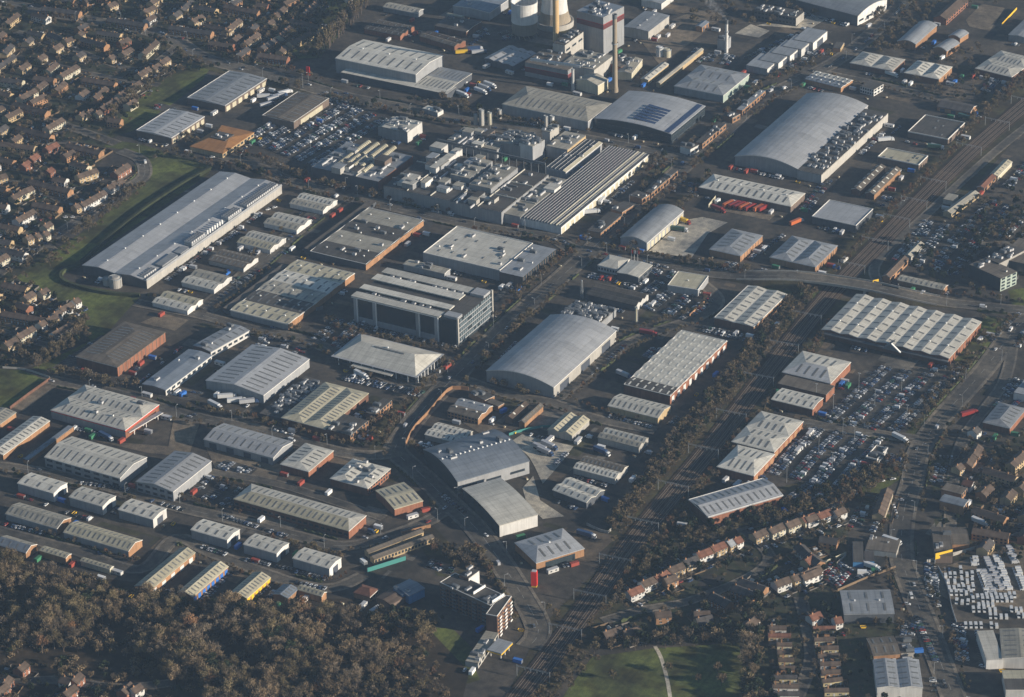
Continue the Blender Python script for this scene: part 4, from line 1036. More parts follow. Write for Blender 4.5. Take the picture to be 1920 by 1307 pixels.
def chimney(fx, fy, hgt, r0, r1, m, lab, cap=True):
    q = W(fx, fy); o = thing('chimney_stack', lab, 'chimney', (q[0], q[1], 0), 0)
    MB().tube([(0, r0*1.25), (4, r0*1.2), (4, r0), (hgt-4, r1)], m, 24).build('shaft', o)
    MB().tube([(hgt-4, r1*1.12), (hgt, r1*1.12), (hgt, r1*.75), (hgt-2, r1*.75)], M_VENTD, 24, cap=True).build('crown_band', o)
    MB().tube([(hgt*.62, r0*1.02+.5), (hgt*.62+.3, r0+.5), (hgt*.62+1.2, r0+.5)], M_STEEL, 24, cap=False).build('gallery', o)
chimney(1043.3, 98, 82, 2.9, 2.5, M_STACK, 'tall buff chimney in front of the cooling towers')
chimney(1153.2, 172, 72, 2.3, 1.9, mat('grey brown stack', (.40, .33, .24), .9, 'wall'), 'second tall grey brown chimney right of the boiler house')
chimney(1362, 98, 31, 1.3, 1.15, WALL['w'], 'white smoking stack in the recycling yard')
# bands on boiler house and turbine hall
M_DRED = mat('dull red', (.36, .04, .04), .6)
for lab, z0, z1 in (('tall grey boiler house with red and black band at the power station', 24.5, 29), ('long grey hall with dark red band below the chimneys', 4.2, 8.6)):
    ro, w_, d = BUILT[lab]
    MB().box(-.12, -.14, z0, w_+.14, -.01, z1, mat('maroon band', (.12, .035, .035), .5)).box(w_, -.01, z0, w_+.14, d, z1, MATS['maroon band']).build('colour_band', ro)
    MB().box(-.16, -.2, z1, w_+.2, -.01, z1+.4, M_DRED).box(w_, -.01, z1, w_+.2, d, z1+.4, M_DRED).build('red_stripe', ro)
# flues and tanks: (sheet, x, y base, height, radius, material, label)
for t, x, y, h_, r_, m, lab in (
  ('02', 1245, 672, 20, 1.3, WALL['w'], 'bright white bent flue pipe left of the gabled plant house'), ('02', 1302, 655, 11, 1.3, WALL['c'], 'shorter cream flue right of the bent white pipe'),
  ('03', 385, 415, 8, 3.4, WALL['w'], 'white storage silo nearer the boiler house'), ('03', 440, 420, 6.5, 3.6, WALL['c'], 'cream storage silo beside the white silo'),
  ('02', 1190, 385, 14, 2.6, WALL['p'], 'pale round silo at the foot of the buff chimney'),
  ('02', 568, 930, 14, 2.2, WALL['p'], 'tallest process silo behind the factory'), ('02', 522, 925, 9, 1.6, WALL['p'], 'left process silo behind the factory'), ('02', 628, 925, 11, 1.7, WALL['c'], 'cream process silo right of the tallest silo'),
  ('02', 700, 880, 8, 1.9, WALL['p'], 'stand-alone pale silo left of the hipped cream warehouse'), ('02', 1045, 960, 12, 1.6, WALL['p'], 'slim silo left of the pale wall tower'), ('02', 1092, 945, 10, 1.9, WALL['w'], 'white silo above the pale wall tower'),
  ('10', 860, 858, 7, 5.0, WALL['p'], 'grey round tank at the end of the data centre'), ('10', 800, 845, 5, 3.5, WALL['p'], 'smaller round tank at the end of the data centre'),
  ('13', 210, 1125, 12, .9, WALL['c'], 'slim cream tank beside the used car rows')):
    q = P(t, x, y); o = thing('silo', lab, 'silo', (q[0], q[1], 0))
    MB().tube([(0, r_), (h_, r_), (h_+r_*.25, r_*.5)], m, 20).build('shell', o); MB().tube([(h_*.97, r_+.12), (h_*.97+.25, r_+.12), (h_*.97+1, r_+.12)], M_STEEL, 20, cap=False).build('rim', o)
    MB().box(r_, -.25, 0, r_+.3, .25, h_, M_STEEL).build('ladder', o)
    if 'bent white' in lab:
        p0 = Vector((0, 0, 20.4)); b_ = P('02', 930, 440, 20) - q; m2 = MB(); m2.bar(p0, (b_[0], b_[1], 20), 2.0, WALL['w']); m2.build('horizontal_duct', o)
# horizontal gas tank and water tank
q = P('33', 480, 105); o = thing('gas_tank', 'white horizontal cylinder tank beside the railway bank', 'tank', (q[0], q[1], 0)); tk = MB().tube([(0, .1), (.3, 1.4), (1, 1.9), (11, 1.9), (11.7, 1.4), (12, .1)], WALL['w'], 20).build('shell', o, (0, 0, 2.3)); tk.rotation_euler = (0, math.pi/2, 0); tk.rotation_euler[2] = .25
for xx in (2.5, 9): MB().box(xx-.3, -1.2, 0, xx+.3, 1.2, 1.0, WALL['p']).build('saddle', o)
# barrel vault rooflights on the factory
def vault(t, a, b, wd, z, lab):
    A_, B_ = P(t, *a, z), P(t, *b, z); L = float(np.hypot(*(B_-A_)[:2])); ang = math.atan2(B_[1]-A_[1], B_[0]-A_[0]); m = MB(); k = 8; n = int(L/2.2)
    for j in range(n):
        x0, x1 = L*j/n, L*(j+.82)/n; vs = []
        for i in range(k+1):
            th = math.pi*i/k; vs += [(x0, wd/2*math.cos(th), wd*.42*math.sin(th)), (x1, wd/2*math.cos(th), wd*.42*math.sin(th))]
        m.add(vs, [(2*i, 2*i+1, 2*i+3, 2*i+2) for i in range(k)]+[tuple(range(0, 2*k+2, 2)), tuple(range(1, 2*k+2, 2))], ROOF['m'])
    root = BUILT['factory block with white barrel rooflights and red brick side'][0]
    o = m.build('barrel_rooflight', root); mi = root.matrix_basis.inverted() if False else Matrix.Translation((-root.location.x, -root.location.y, 0)); o.location = (A_[0]-root.location.x, A_[1]-root.location.y, z+.15); o.rotation_euler = (0, 0, ang)
for i in range(5): vault('01', (990+50*i, 1232+12*i), (1115+48*i, 1140+12*i), 4.0, 9, '')
for i in range(4): vault('01', (1125+63*i, 1135+16*i), (1235+63*i, 1055+14*i), 4.8, 9, '')
# plant along the right side of the data centre roof
ro, w_, d = BUILT['very long blue and grey striped data centre roof']
for v0, v1, hh in ((.01, .10, 7.6), (.12, .23, 9.6), (.25, .31, 9.0), (.33, .44, 10.2), (.60, .70, 9.6), (.74, .985, 8.6)):
    MB().box(w_*.87, d*v0, 7, w_*.985, d*v1, hh, ROOF['g']).build('plant_deck', ro)
ch_ = MB().box(-1.1, -.9, 0, 1.1, .9, 1.5, M_VENT).box(-.8, -.6, 1.5, .8, .6, 1.7, M_VENTD).mesh('chiller'); tk_ = MB().tube([(0, .9), (3.4, .9), (3.8, .3)], M_WHITE, 12).mesh('tank')
for v0, v1, hh, rows in ((.33, .44, 10.3, 3), (.60, .70, 9.7, 3), (.74, .985, 8.7, 3), (.01, .10, 7.7, 2)):
    n_ = int(d*(v1-v0)/2.7)
    for j in range(n_):
        for q_ in range(rows): link('chiller', ch_, ro, (w_*(.885+.04*q_), d*v0+(j+.5)*2.7, hh))
for j in range(7): link('tank', tk_, ro, (w_*.95, d*(.46+.018*j), 7.6))
MB().box(w_-.3, 0, 7, w_+.03, d, 8.4, WALL['g']).build('parapet', ro)
# flat well in the orange roof
ro, w_, d = BUILT['low office with orange hipped tile roof behind the data centre']
MB().box(w_*.25, d*.38, 6.0, w_*.72, d*.66, 7.35, ROOF['d']).build('roof_well', ro)
for u_, v_ in ((.35, .5), (.5, .45), (.6, .55)): MB().box(w_*u_-1.2, d*v_-1, 7.35, w_*u_+1.2, d*v_+1, 8.6, M_VENT).build('roof_vent', ro)
# ducts, upstands and stepped plant on the factory roofs
rf_ = random.Random(21)
for lab, zb, n_ in (('main factory hall with patched flat roof and long blue grey front wall', 11.1, 46), ('flat factory block with ponded roof behind the process pipes', 9.1, 16), ('lower flat hall joining the main factory to the saw-tooth hall', 8.1, 6), ('factory block with white barrel rooflights and red brick side', 9.1, 14)):
    ro, w_, d = BUILT[lab]
    for k in range(1, int(w_/19)): MB().box(w_*k/int(w_/19)-.25, .4, zb, w_*k/int(w_/19)+.25, d-.4, zb+.9, ROOF['w']).build('roof_upstand', ro)
    for k in range(1, int(d/26)): MB().box(.4, d*k/int(d/26)-.25, zb, w_-.4, d*k/int(d/26)+.25, zb+.85, ROOF['w']).build('roof_upstand', ro)
    for k in range(n_):
        u, v = rf_.uniform(.04, .94)*w_, rf_.uniform(.04, .94)*d; t_ = rf_.random(); m = MB()
        if t_ < .35: m.box(u-.5, v-rf_.uniform(5, 12), zb, u+.5, v+rf_.uniform(3, 9), zb+1.5, M_VENT); nm_ = 'duct'
        elif t_ < .6: m.box(u-rf_.uniform(5, 11), v-.5, zb, u+rf_.uniform(3, 8), v+.5, zb+1.3, M_VENTD); nm_ = 'duct'
        else:
            a_, b_, h_ = rf_.uniform(2, 6), rf_.uniform(2, 7), rf_.uniform(1.8, 5); m.box(u-a_, v-b_, zb, u+a_, v+b_, zb+h_, rf_.choice((WALL['g'], WALL['p'], WALL['w'], WALL['k']))).box(u-a_-.2, v-b_-.2, zb+h_, u+a_+.2, v+b_+.2, zb+h_+.3, rf_.choice((ROOF['c'], ROOF['d'], ROOF['w'], ROOF['g']))); nm_ = 'plant_room'
        o_ = m.build(nm_, ro)
pr_ = thing('pipe_bridge', 'long dark pipe bridge running across the factory between process blocks', 'pipe bridge', (0, 0, 0)); A_, B_ = P('02', 240, 1035, 14), P('02', 1040, 1215, 14); m = MB()
for dz_ in (0, 1.1): m.bar((*A_[:2], 13+dz_), (*B_[:2], 13+dz_), .9, M_VENTD)
for k in range(16): c_ = A_+(B_-A_)*k/15; m.bar((c_[0], c_[1], 0), (c_[0], c_[1], 13), .5, M_VENTD)
m.build('pipe_rack', pr_)
# solar panels on the curved office
ro, w_, d = BUILT['curved grey roof office with solar panels and dark ribbon glazing']
for i in range(6): 
    MB().box(-15, -2.0, 0, 15, 2.0, .25, M_SOLAR).build('solar_array', ro, (w_*.66, d*(.14+.085*i), 9.15+3*(1-(2*.66-1)**2)-.1)).rotation_euler = (0, .10, 0)
MB().box(-2.2, 0, 0, 2.2, d*.98, .2, M_SOLAR).build('solar_array', ro, (w_-4, 0, 9.15+.75)).rotation_euler = (0, .13, 0)
# the big glass office
gl = building('F', 'office_building', (664.5, 556), (858, 602.5), (923.6, 549), 21, 'f', 'ss', 'd', '', 'large dark glass office with white roof slabs and tall white columns', 'office block', name='office_building')
ro, w_, d = gl
ca = 0
for v0, v1, x1, zt in ((-.5, .115, .84, 22.5), (.19, .33, .86, 23.5), (.52, .70, .84, 23.5), (.80, .97, .84, 22.5)):
    MB().box(-1.5, d*v0 if v0 > 0 else -2.5, zt-.8, w_*x1, d*v1, zt, ROOF['w'], True).build('roof_slab', ro)
MB().box(w_*.2, d*.02, 20.9, w_*.84, d*.98, 21.3, ROOF['d']).build('deck', ro)
for u_ in (.015, .2, .62, .8):
    MB().box(w_*u_-1.6, -1.4, 0, w_*u_+1.6, -.02, 21.6, WALL['g']).box(w_*u_+1.2, -1.7, 0, w_*u_+1.8, -.9, 21.6, M_WHITE).build('column', ro)
MB().box(0, -.35, 0, w_*.8, -.01, 5.0, WALL['g']).build('plinth', ro); MB().box(-1.4, -2.4, 21.0, w_*.82, -1.9, 21.6, M_WHITE).build('roof_edge', ro)
MB().box(w_*.85, -.6, 0, w_+.4, -.02, 21.2, WALL['s']).build('stair_tower', ro)
MB().box(w_-.9, -.9, 0, w_+.5, .9, 23.2, WALL['p']).box(w_-.9, d-1.2, 0, w_+.5, d+.5, 23.5, WALL['p']).build('end_fin', ro)
MB().box(w_*.86, d*.02, 21, w_*.99, d*.16, 23.2, ROOF['l']).box(w_*.86, d*.78, 21, w_*.99, d*.98, 23.2, ROOF['l']).build('roof_box', ro)
for k in range(5): MB().box(w_, 1.5, 2.2+3.9*k, w_+.15, d-1.8, 3.1+3.9*k, WALL['g']).build('spandrel_band', ro)
wm_ = MB().box(0, -.9, 0, .09, .9, 2.3, mat('reflective glass', (.16, .20, .22), .15, spec=.8)).mesh('window')
for k in range(5):
    for j in range(16):
        if random.random() < .8: link('window', wm_, ro, (w_, 3+(d-6)*(j+.5)/16, 3.3+3.9*k-.15))
for k in range(20): link('roof_vent', MB().box(-.5, -.5, 0, .5, .5, 1, M_WHITE).mesh('roof_vent') if k == 0 else bpy.data.objects['roof_vent'].data, ro, (w_*(.1+.7*random.random()), d*random.choice((.155, .75)), 21.3))
for k in range(14): MB().box(-2, -.5, 0, 2, .5, .8, M_VENTD).build('louvre', ro, (w_*(.08+.055*k), d*.15, 21.3))
# columns of the pavilion office
ro, w_, d = BUILT['pale hipped pavilion office with colonnade']; cm = MB().box(-.25, -.25, 0, .25, .25, 6, M_WHITE).mesh('column')
for j in range(8): link('column', cm, ro, (w_+1.2, d*(j+.3)/8, 0))
for j in range(7): link('column', cm, ro, (w_*(j+.4)/7, -1.2, 0))
MB().box(-2, -2.2, 6, w_+2, d+1, 6.15, ROOF['l'], True).build('eaves', ro); MB().box(w_*.35, d*.43, 10.3, w_*.72, d*.50, 11.8, M_LIGHT).build('roof_lantern', ro)
MB().box(w_*.25, -6, 4.2, w_*.75, -1.5, 4.6, ROOF['w'], True).build('porch', ro)
# apartment balconies
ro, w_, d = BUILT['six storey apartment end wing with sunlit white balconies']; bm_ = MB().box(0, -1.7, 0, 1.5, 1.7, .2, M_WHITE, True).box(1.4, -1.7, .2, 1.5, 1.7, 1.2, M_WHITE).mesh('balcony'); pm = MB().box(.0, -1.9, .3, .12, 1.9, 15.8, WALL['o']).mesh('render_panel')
for j in range(3):
    link('render_panel', pm, ro, (w_, d*(.12+.36*j), 0))
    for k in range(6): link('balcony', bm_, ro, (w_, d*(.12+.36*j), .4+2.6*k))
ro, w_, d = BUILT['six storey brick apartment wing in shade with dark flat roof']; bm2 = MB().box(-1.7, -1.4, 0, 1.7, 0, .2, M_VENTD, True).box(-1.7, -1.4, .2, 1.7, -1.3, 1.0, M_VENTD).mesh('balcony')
for j in range(5):
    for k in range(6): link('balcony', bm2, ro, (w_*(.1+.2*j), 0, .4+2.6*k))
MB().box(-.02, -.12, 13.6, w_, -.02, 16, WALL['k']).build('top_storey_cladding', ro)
for uu in (.60, .97):  MB().box(w_*uu, d*.2, 16.2, w_*uu+.6, d*.98, 18.0, M_WHITE).build('roof_screen', ro)
# retail store entrance gable
ro, w_, d = BUILT['large retail store with seven pale striped roof bays and brick ends']
m = MB(); u0 = w_*.60; m.add([(u0-9, -7, 6.5), (u0+5, -7, 6.5), (u0-2, -7, 12), (u0-9, 2, 6.5), (u0+5, 2, 6.5), (u0-2, 2, 12)], [(0, 1, 2), (0, 2, 5, 3)], M_VENTD)
m.add([(u0-2, -7.4, 12.3), (u0-2, -5.9, 12.3), (u0+5.4, -5.9, 6.6), (u0+5.4, -7.4, 6.6), (u0-2, -7.4, 11.5), (u0+5.4, -7.4, 5.8)], [(0, 1, 2, 3), (0, 3, 5, 4)], M_WHITE); m.build('entrance_gable', ro)
MB().box(0, -2.5, 4.4, w_, -.02, 5.2, M_VENTD, True).build('entrance_canopy', ro)
# red tower
q = P('32', 912, 525); o = thing('sign_tower', 'tall red advertising tower on the grass by the roundabout', 'sign', (q[0], q[1], 0), .3)
MB().box(-1.9, -1.6, 1.2, 1.9, 1.6, 11.5, M_RED).build('red_casing', o); MB().box(-1.7, -1.4, 0, 1.7, 1.4, 1.2, M_YEL).build('yellow_plinth', o); MB().box(-1.5, -1.2, 11.5, 1.5, 1.2, 12.0, M_VENT).build('cap', o)
q = W(578, 143); o = thing('sign_tower', 'red banner sign standing in the verge of the main road', 'sign', (q[0], q[1], 0), .2)
MB().box(-1.6, -.4, 1, 1.6, .4, 9, M_RED).build('red_panel', o); MB().box(-.3, -.3, 0, .3, .3, 1, M_STEEL).build('post', o)
# hoardings
def hoard(t, a, b, z0, z1, m, lab, nm='hoarding', cat='billboard'):
    A_, B_ = P(t, *a, z0), P(t, *b, z0); L = float(np.hypot(*(B_-A_)[:2])); ang = math.atan2(B_[1]-A_[1], B_[0]-A_[0])
    o = thing(nm, lab, cat, (A_[0], A_[1], 0), ang); MB().box(0, -.15, z0, L, .15, z1, m, True).build('panel', o)
    for k in range(max(2, int(L/6))): MB().box(L*k/max(1, int(L/6)-1 or 1)-.12 if int(L/6) > 1 else L*k-.12, .16, 0, L*k/max(1, int(L/6)-1 or 1)+.12 if int(L/6) > 1 else L*k+.12, .4, z1, M_STEEL).build('post', o)
hoard('34', (880, 335), (1000, 305), 3.5, 8, M_YEL, 'long yellow hoarding on the wall by the van compound')
hoard('14', (460, 858), (503, 848), 3, 8, M_YEL, 'square yellow billboard beside the bridge road')
hoard('04', (1420, 188), (1530, 70), .5, 2.6, M_YEL, 'long yellow screen near the top right corner')
hoard('31', (1165, 425), (1435, 340), 0.2, 3.4, M_TEAL, 'long turquoise fence below the cream brick wings', 'screen_fence', 'fence')
hoard('11', (845, 1040), (895, 1030), 0.2, 3, M_VENTD, 'small dark bin store in the five bay warehouse yard', 'screen', 'screen')
# walls and fences following lines
def wall_line(name, t, s, h_, th, m, lab, cat='wall'):
    pa = smooth([P(t, *p)[:2] for p in pl(s)], 5); mb = MB()
    for i in range(len(pa)-1):
        p, q = pa[i], pa[i+1]; n_ = np.array([-(q-p)[1], (q-p)[0]])/np.hypot(*(q-p))*th/2
        mb.add([(*(p-n_), 0), (*(q-n_), 0), (*(q+n_), 0), (*(p+n_), 0), (*(p-n_), h_), (*(q-n_), h_), (*(q+n_), h_), (*(p+n_), h_)], [(0,1,5,4),(2,3,7,6),(4,5,6,7),(1,2,6,5),(3,0,4,7)], m)
    o = mb.build(name); tag(o, lab, cat)
wall_line('brick_wall', '22', '0,780 60,660 180,530 280,410 350,358 470,365', 3.0, .4, WALL['o'], 'curved orange brick wall round the centre yard')
wall_line('brick_wall', '32', '-30,165 60,140 180,110', 2.6, .4, WALL['o'], 'short orange brick wall beside the cream brick wings')
wall_line('brick_wall', '20', '75,505 215,400 370,290', 2.4, .4, WALL['b'], 'brown brick wall between the small field and the machinery store')
wall_line('brick_wall', '13', '605,1085 715,985', 2.2, .4, WALL['o'], 'orange brick wall right of the used car rows')
wall_line('brick_wall', '13', '745,275 805,200', 2.8, .4, WALL['c'], 'pale yard wall at the left end of the red trailers')
wall_line('panel_fence', '22', '770,700 890,665 1080,640 1140,720', 2.0, .2, M_TEAL, 'green mesh fence of the centre vehicle yard', 'fence')
wall_line('panel_fence', '34', '60,440 150,400 250,310', 1.8, .2, WALL['p'], 'pale fence above the used car yard', 'fence')
wall_line('panel_fence', '34', '190,560 400,470 600,395', 1.8, .2, M_FENCE, 'brown fence below the used car yard', 'fence')
wall_line('panel_fence', '34', '820,360 1080,290 1390,190 1520,150', 2.6, .3, WALL['p'], 'long pale fence above the van compound', 'fence')
wall_line('panel_fence', '34', '900,400 960,520 1000,700 1030,790', 2.2, .2, M_VENT, 'grey mesh fence on the road side of the van compound', 'fence')
wall_line('hedge', 'F', '150,500 118,512 122,530 190,550 262,556', 2.5, 2.5, mat('hedge leaf', (.050, .060, .025), 1, 'leaf'), 'dark trimmed hedge round the corner of the data centre', 'hedge')
wall_line('hedge', 'F', '152,495 250,410 330,355 395,318', 3, 2.5, MATS['hedge leaf'], 'long dark hedge beside the data centre', 'hedge')
wall_line('panel_fence', '34', '0,385 120,355 250,300', 2, .2, WALL['c'], 'cream boundary wall above the used car yard', 'wall')
wall_line('retaining_wall', 'F', '1100,985 1140,1000 1150,975 1160,940', 2, .3, WALL['p'], 'pale retaining wall of the corner yard', 'wall')
wall_line('panel_fence', '20', '370,275 190,215 20,200', 1.6, .2, WALL['p'], 'low pale fence along the top of the small field', 'fence')
# flagpoles, lattice mast, tall lamp masts
for i, (x, c) in enumerate(((168, M_RED), (190, M_WHITE), (215, M_RED))):
    q = P('13', x+6, 668+3*i); o = thing('flagpole', ['left red flag', 'middle white flag', 'right red flag'][i]+' on a pole by the showroom', 'flagpole', (q[0], q[1], 0), 0, 'flagpoles by the showroom')
    MB().tube([(0, .14), (9.5, .08)], M_WHITE, 6).build('pole', o); MB().box(.1, -.04, 6.5, 1.4, .04, 9.3, c).build('flag', o)
q = P('12', 1312, 950); o = thing('lattice_mast', 'grey lattice radio mast behind the big curved roof warehouse', 'mast', (q[0], q[1], 0)); o.scale = (.5, .5, .58); m = MB()
for k in range(10):
    s0, s1 = 2.2-.15*k, 2.2-.15*(k+1); z0, z1 = 2.6*k, 2.6*(k+1); c0 = [(s0, s0), (-s0, s0), (-s0, -s0), (s0, -s0)]; c1 = [(s1, s1), (-s1, s1), (-s1, -s1), (s1, -s1)]
    for i in range(4):
        j = (i+1) % 4; m.bar((*c0[i], z0), (*c1[i], z1), .22, M_STEEL); m.bar((*c0[i], z0), (*c1[j], z1), .14, M_STEEL); m.bar((*c1[i], z1), (*c1[j], z1), .14, M_STEEL)
m.build('lattice', o); MB().box(-1.2, -.2, 25, 1.2, .2, 27, M_WHITE).build('antenna', o)
# steam plume of the small stack
q = W(1362, 98); pm_ = bpy.data.materials.new('steam'); pm_.use_nodes = True; n_ = pm_.node_tree.nodes; n_.remove(n_['Principled BSDF'])
pv = n_.new('ShaderNodeVolumePrincipled'); pv.inputs['Color'].default_value = (.9, .9, .92, 1); pv.inputs['Density'].default_value = .10
tn = n_.new('ShaderNodeTexNoise'); tn.inputs['Scale'].default_value = .35; tcn = n_.new('ShaderNodeTexCoord'); mr = n_.new('ShaderNodeMapRange'); mr.inputs['From Min'].default_value = .42; mr.inputs['From Max'].default_value = .75; mr.inputs['To Max'].default_value = .07
pm_.node_tree.links.new(tcn.outputs['Object'], tn.inputs['Vector']); pm_.node_tree.links.new(tn.outputs[0], mr.inputs[0]); pm_.node_tree.links.new(mr.outputs[0], pv.inputs['Density']); pm_.node_tree.links.new(pv.outputs[0], n_['Material Output'].inputs['Volume'])
m = MB(); vs = []; fs = []; K = 10
e_ = W(1325, 4, 34)-q
for k in range(9):
    f_ = k/8; cx, cy, cz = e_[0]*f_, e_[1]*f_, 31+6*f_**.7; rr = 1.1+4.6*f_
    vs += [(cx+rr*.5*math.cos(2*math.pi*i/K), cy+rr*math.cos(2*math.pi*i/K)*.4+rr*.3*math.sin(2*math.pi*i/K), cz+rr*math.sin(2*math.pi*i/K)) for i in range(K)]
for k in range(8): fs += [(k*K+i, k*K+(i+1) % K, (k+1)*K+(i+1) % K, (k+1)*K+i) for i in range(K)]
fs += [tuple(range(K))[::-1], tuple(8*K+i for i in range(K))]; m.add(vs, fs, pm_); so_ = m.build('steam_plume', None, (q[0], q[1], 0)); import bmesh; bm_x = bmesh.new(); bm_x.from_mesh(so_.data); bmesh.ops.recalc_face_normals(bm_x, faces=bm_x.faces); bm_x.to_mesh(so_.data); bm_x.free(); tag(so_, 'grey steam drifting from the white stack', 'steam', kind='stuff')
# ---------------------------------------------------------------- the mass of further terraces
hb = MB(); ri = random.Random(77); made = 0; HX = []
HMAT = [(WALL[a_], ROOF[b_]) for a_, b_ in ('yt', 'ot', 'ct', 'yk', 'ok', 'wt', 'rt')]
def add_terrace(x, y, ang, n, wm, rm, h=5.0, rise=2.3, dd=8.0, ww=6.0):
    ca, sa = math.cos(ang), math.sin(ang); L = n*ww
    def T(u, v, z): return (x+ca*u-sa*v, y+sa*u+ca*v, z)
    hb.add([T(0,0,0),T(L,0,0),T(L,dd,0),T(0,dd,0),T(0,0,h),T(L,0,h),T(L,dd,h),T(0,dd,h),T(0,dd/2,h+rise-.1),T(L,dd/2,h+rise-.1)], [(0,1,5,4),(2,3,7,6),(1,2,6,9,5),(3,0,4,8,7)], wm)
    hb.add([T(-.3,-.35,h-.2),T(L+.3,-.35,h-.2),T(L+.3,dd/2,h+rise),T(-.3,dd/2,h+rise),T(-.3,dd+.35,h-.2),T(L+.3,dd+.35,h-.2)], [(0,1,2,3),(3,2,5,4)], rm)
    for i in range(n):
        for z in (.9, 3.2):
            for sx in (.28, .72): u = ww*(i+sx); hb.add([T(u-.7,-.06,z),T(u+.7,-.06,z),T(u+.7,-.06,z+1.15),T(u-.7,-.06,z+1.15)], [(0,1,2,3)], M_GLASS)
        if i % 2 == 0:
            u = ww*(i+.9); vs = [T(u+a_*.4, dd/2+b_*.35, z) for z in (h+rise-1, h+rise+1.2) for a_, b_ in ((-1,-1),(1,-1),(1,1),(-1,1))]
            hb.add(vs, [(0,1,5,4),(1,2,6,5),(2,3,7,6),(3,0,4,7),(4,5,6,7)], WALL['o'])
        # garden fence
        vs = [T(ww*i+a_*.06, dd+b_, z) for z in (0, 1.7) for a_, b_ in ((-1,0),(1,0),(1,10),(-1,10))]; hb.add(vs, [(0,1,5,4),(1,2,6,5),(2,3,7,6),(3,0,4,7),(4,5,6,7)], M_FENCE)
    footprint(x, y, ang, L, dd)
for hi, cnt_, base in ((0, 2600, None), (1, 700, None), (3, 900, None), (2, 500, None), (5, 300, None)):
    pgp = HOUSING[hi]; pg = [tuple(W(*p)[:2]) for p in pgp]; xs = [p[0] for p in pg]; ys = [p[1] for p in pg]
    def inp(x, y):
        c = False; j = len(pg)-1
        for i in range(len(pg)):
            if (pg[i][1] > y) != (pg[j][1] > y) and x < (pg[j][0]-pg[i][0])*(y-pg[i][1])/(pg[j][1]-pg[i][1])+pg[i][0]: c = not c
            j = i
        return c
    for _ in range(cnt_):
        x, y = ri.uniform(min(xs), max(xs)), ri.uniform(min(ys), max(ys)); n = ri.choice((2, 3, 4, 5, 6)); ang = ri.choice((0, 0, math.pi/2, math.pi/2))+ri.choice((-.12, 0, .1, .18)); L = n*6.0; ca, sa = math.cos(ang), math.sin(ang); ok = True
        for k in range(0, n*2+1):
            for v in (-3.5, 0, 4, 8, 12):
                qx, qy = x+ca*(L*k/(n*2))-sa*v, y+sa*(L*k/(n*2))+ca*v
                if not inp(qx, qy) or blocked(qx, qy, 1.0) or inroad(np.array([qx, qy]), None, 1.0): ok = False; break
            if not ok: break
        if ok:
            wm, rm = ri.choice(HMAT); add_terrace(x, y, ang, n, wm, rm); made += n; HX.append((x, y, ang, L))
tag(hb.build('further_terraces'), 'further terraced houses packed between the streets of the housing estates', 'houses', kind='stuff'); print('infill', made)
# ---------------------------------------------------------------- street lamps
lamp_p = MB().tube([(0, .13), (9, .08)], M_STEEL, 6).mesh('pole'); lamp_a = MB().bar((0, 0, 9), (1.8, 0, 9.3), .14, M_STEEL).mesh('arm'); lamp_h = MB().box(1.5, -.2, 9.2, 2.4, .2, 9.4, M_VENT, True).mesh('lamp_head')
RW = dict(trading_road='trading road', upper_cross_road='bridge cross road', main_road='main road at the top', avenue='workshop avenue', lower_cross_road='lower cross road', units_road='grey units road', high_street='right-hand high street', residential_road='curved estate road')
def street_lamp(x, y, ang, lab, grp):
    o = thing('street_lamp', lab, 'street lamp', (x, y, 0), ang, grp)
    link('pole', lamp_p, o); link('arm', lamp_a, o); link('lamp_head', lamp_h, o)
for nm, rw in RW.items():
    pa, wd = RNP[nm]; acc = 0; k = 0; last = pa[0]
    for i in range(1, len(pa)-1):
        acc += np.hypot(*(pa[i]-pa[i-1]))
        if acc > 38:
            acc = 0; d = pa[i+1]-pa[i-1]; a = math.atan2(d[1], d[0]); sd = 1 if k % 2 else -1
            q = pa[i]+np.array([-math.sin(a), math.cos(a)])*sd*(wd/2+.8); sx, sy = proj((q[0], q[1], 0)); k += 1
            if not (0 < sx < 1920 and 0 < sy < 1340) or inroad(q, nm, .5) or blocked(q[0], q[1], .5): continue
            street_lamp(q[0], q[1], a-sd*math.pi/2, f"grey street lamp, {ordw(k)} along the {rw}", 'street lamps along the roads')
for i, p in enumerate(pl('568,165 662,225 582,280 630,230 1562,770 1580,815 1602,828 1535,850 1640,760 1690,735 1475,905 1530,750 1610,730 1700,790 1560,880')):
    q = P('F', *p); o = thing('floodlight_mast', f"{ordw(i+1)} tall slim lamp mast in the car parks", 'lamp mast', (q[0], q[1], 0), 0, 'tall lamp masts in the car parks')
    link('pole', lamp_p, o).scale = (1.2, 1.2, 1.45); MB().box(-1, -.2, 13, 1, .2, 13.3, M_VENT, True).build('lamp_head', o)
# ---------------------------------------------------------------- yard clutter
def cont(m_): return MB().box(-3, -1.2, .1, 3, 1.2, 2.6, m_, True).box(3, -1.1, .2, 3.06, 1.1, 2.5, M_VENTD).mesh('shipping_container')
def skip_():
    m = MB(); m.add([(-1.2,-.8,0),(1.2,-.8,0),(1.2,.8,0),(-1.2,.8,0),(-1.9,-.9,1.3),(1.9,-.9,1.3),(1.9,.9,1.3),(-1.9,.9,1.3),(-1.7,-.8,1.1),(1.7,-.8,1.1),(1.7,.8,1.1),(-1.7,.8,1.1)], [(0,1,5,4),(1,2,6,5),(2,3,7,6),(3,0,4,7),(4,5,9,8),(5,6,10,9),(6,7,11,10),(7,4,8,11)], M_YEL)
    return m.add([(-1.7,-.8,1.0),(1.7,-.8,1.0),(1.7,.8,1.0),(-1.7,.8,1.0)], [(0,1,2,3)], G_DIRT).mesh('skip')
def pall():
    m = MB()
    for k in range(6): m.box(-.6, -.6, .22*k, .6, .6, .22*k+.14, M_FENCE, True)
    return m.box(.8, -.6, 0, 2.0, .6, .9, WALL['c']).mesh('pallet_stack')
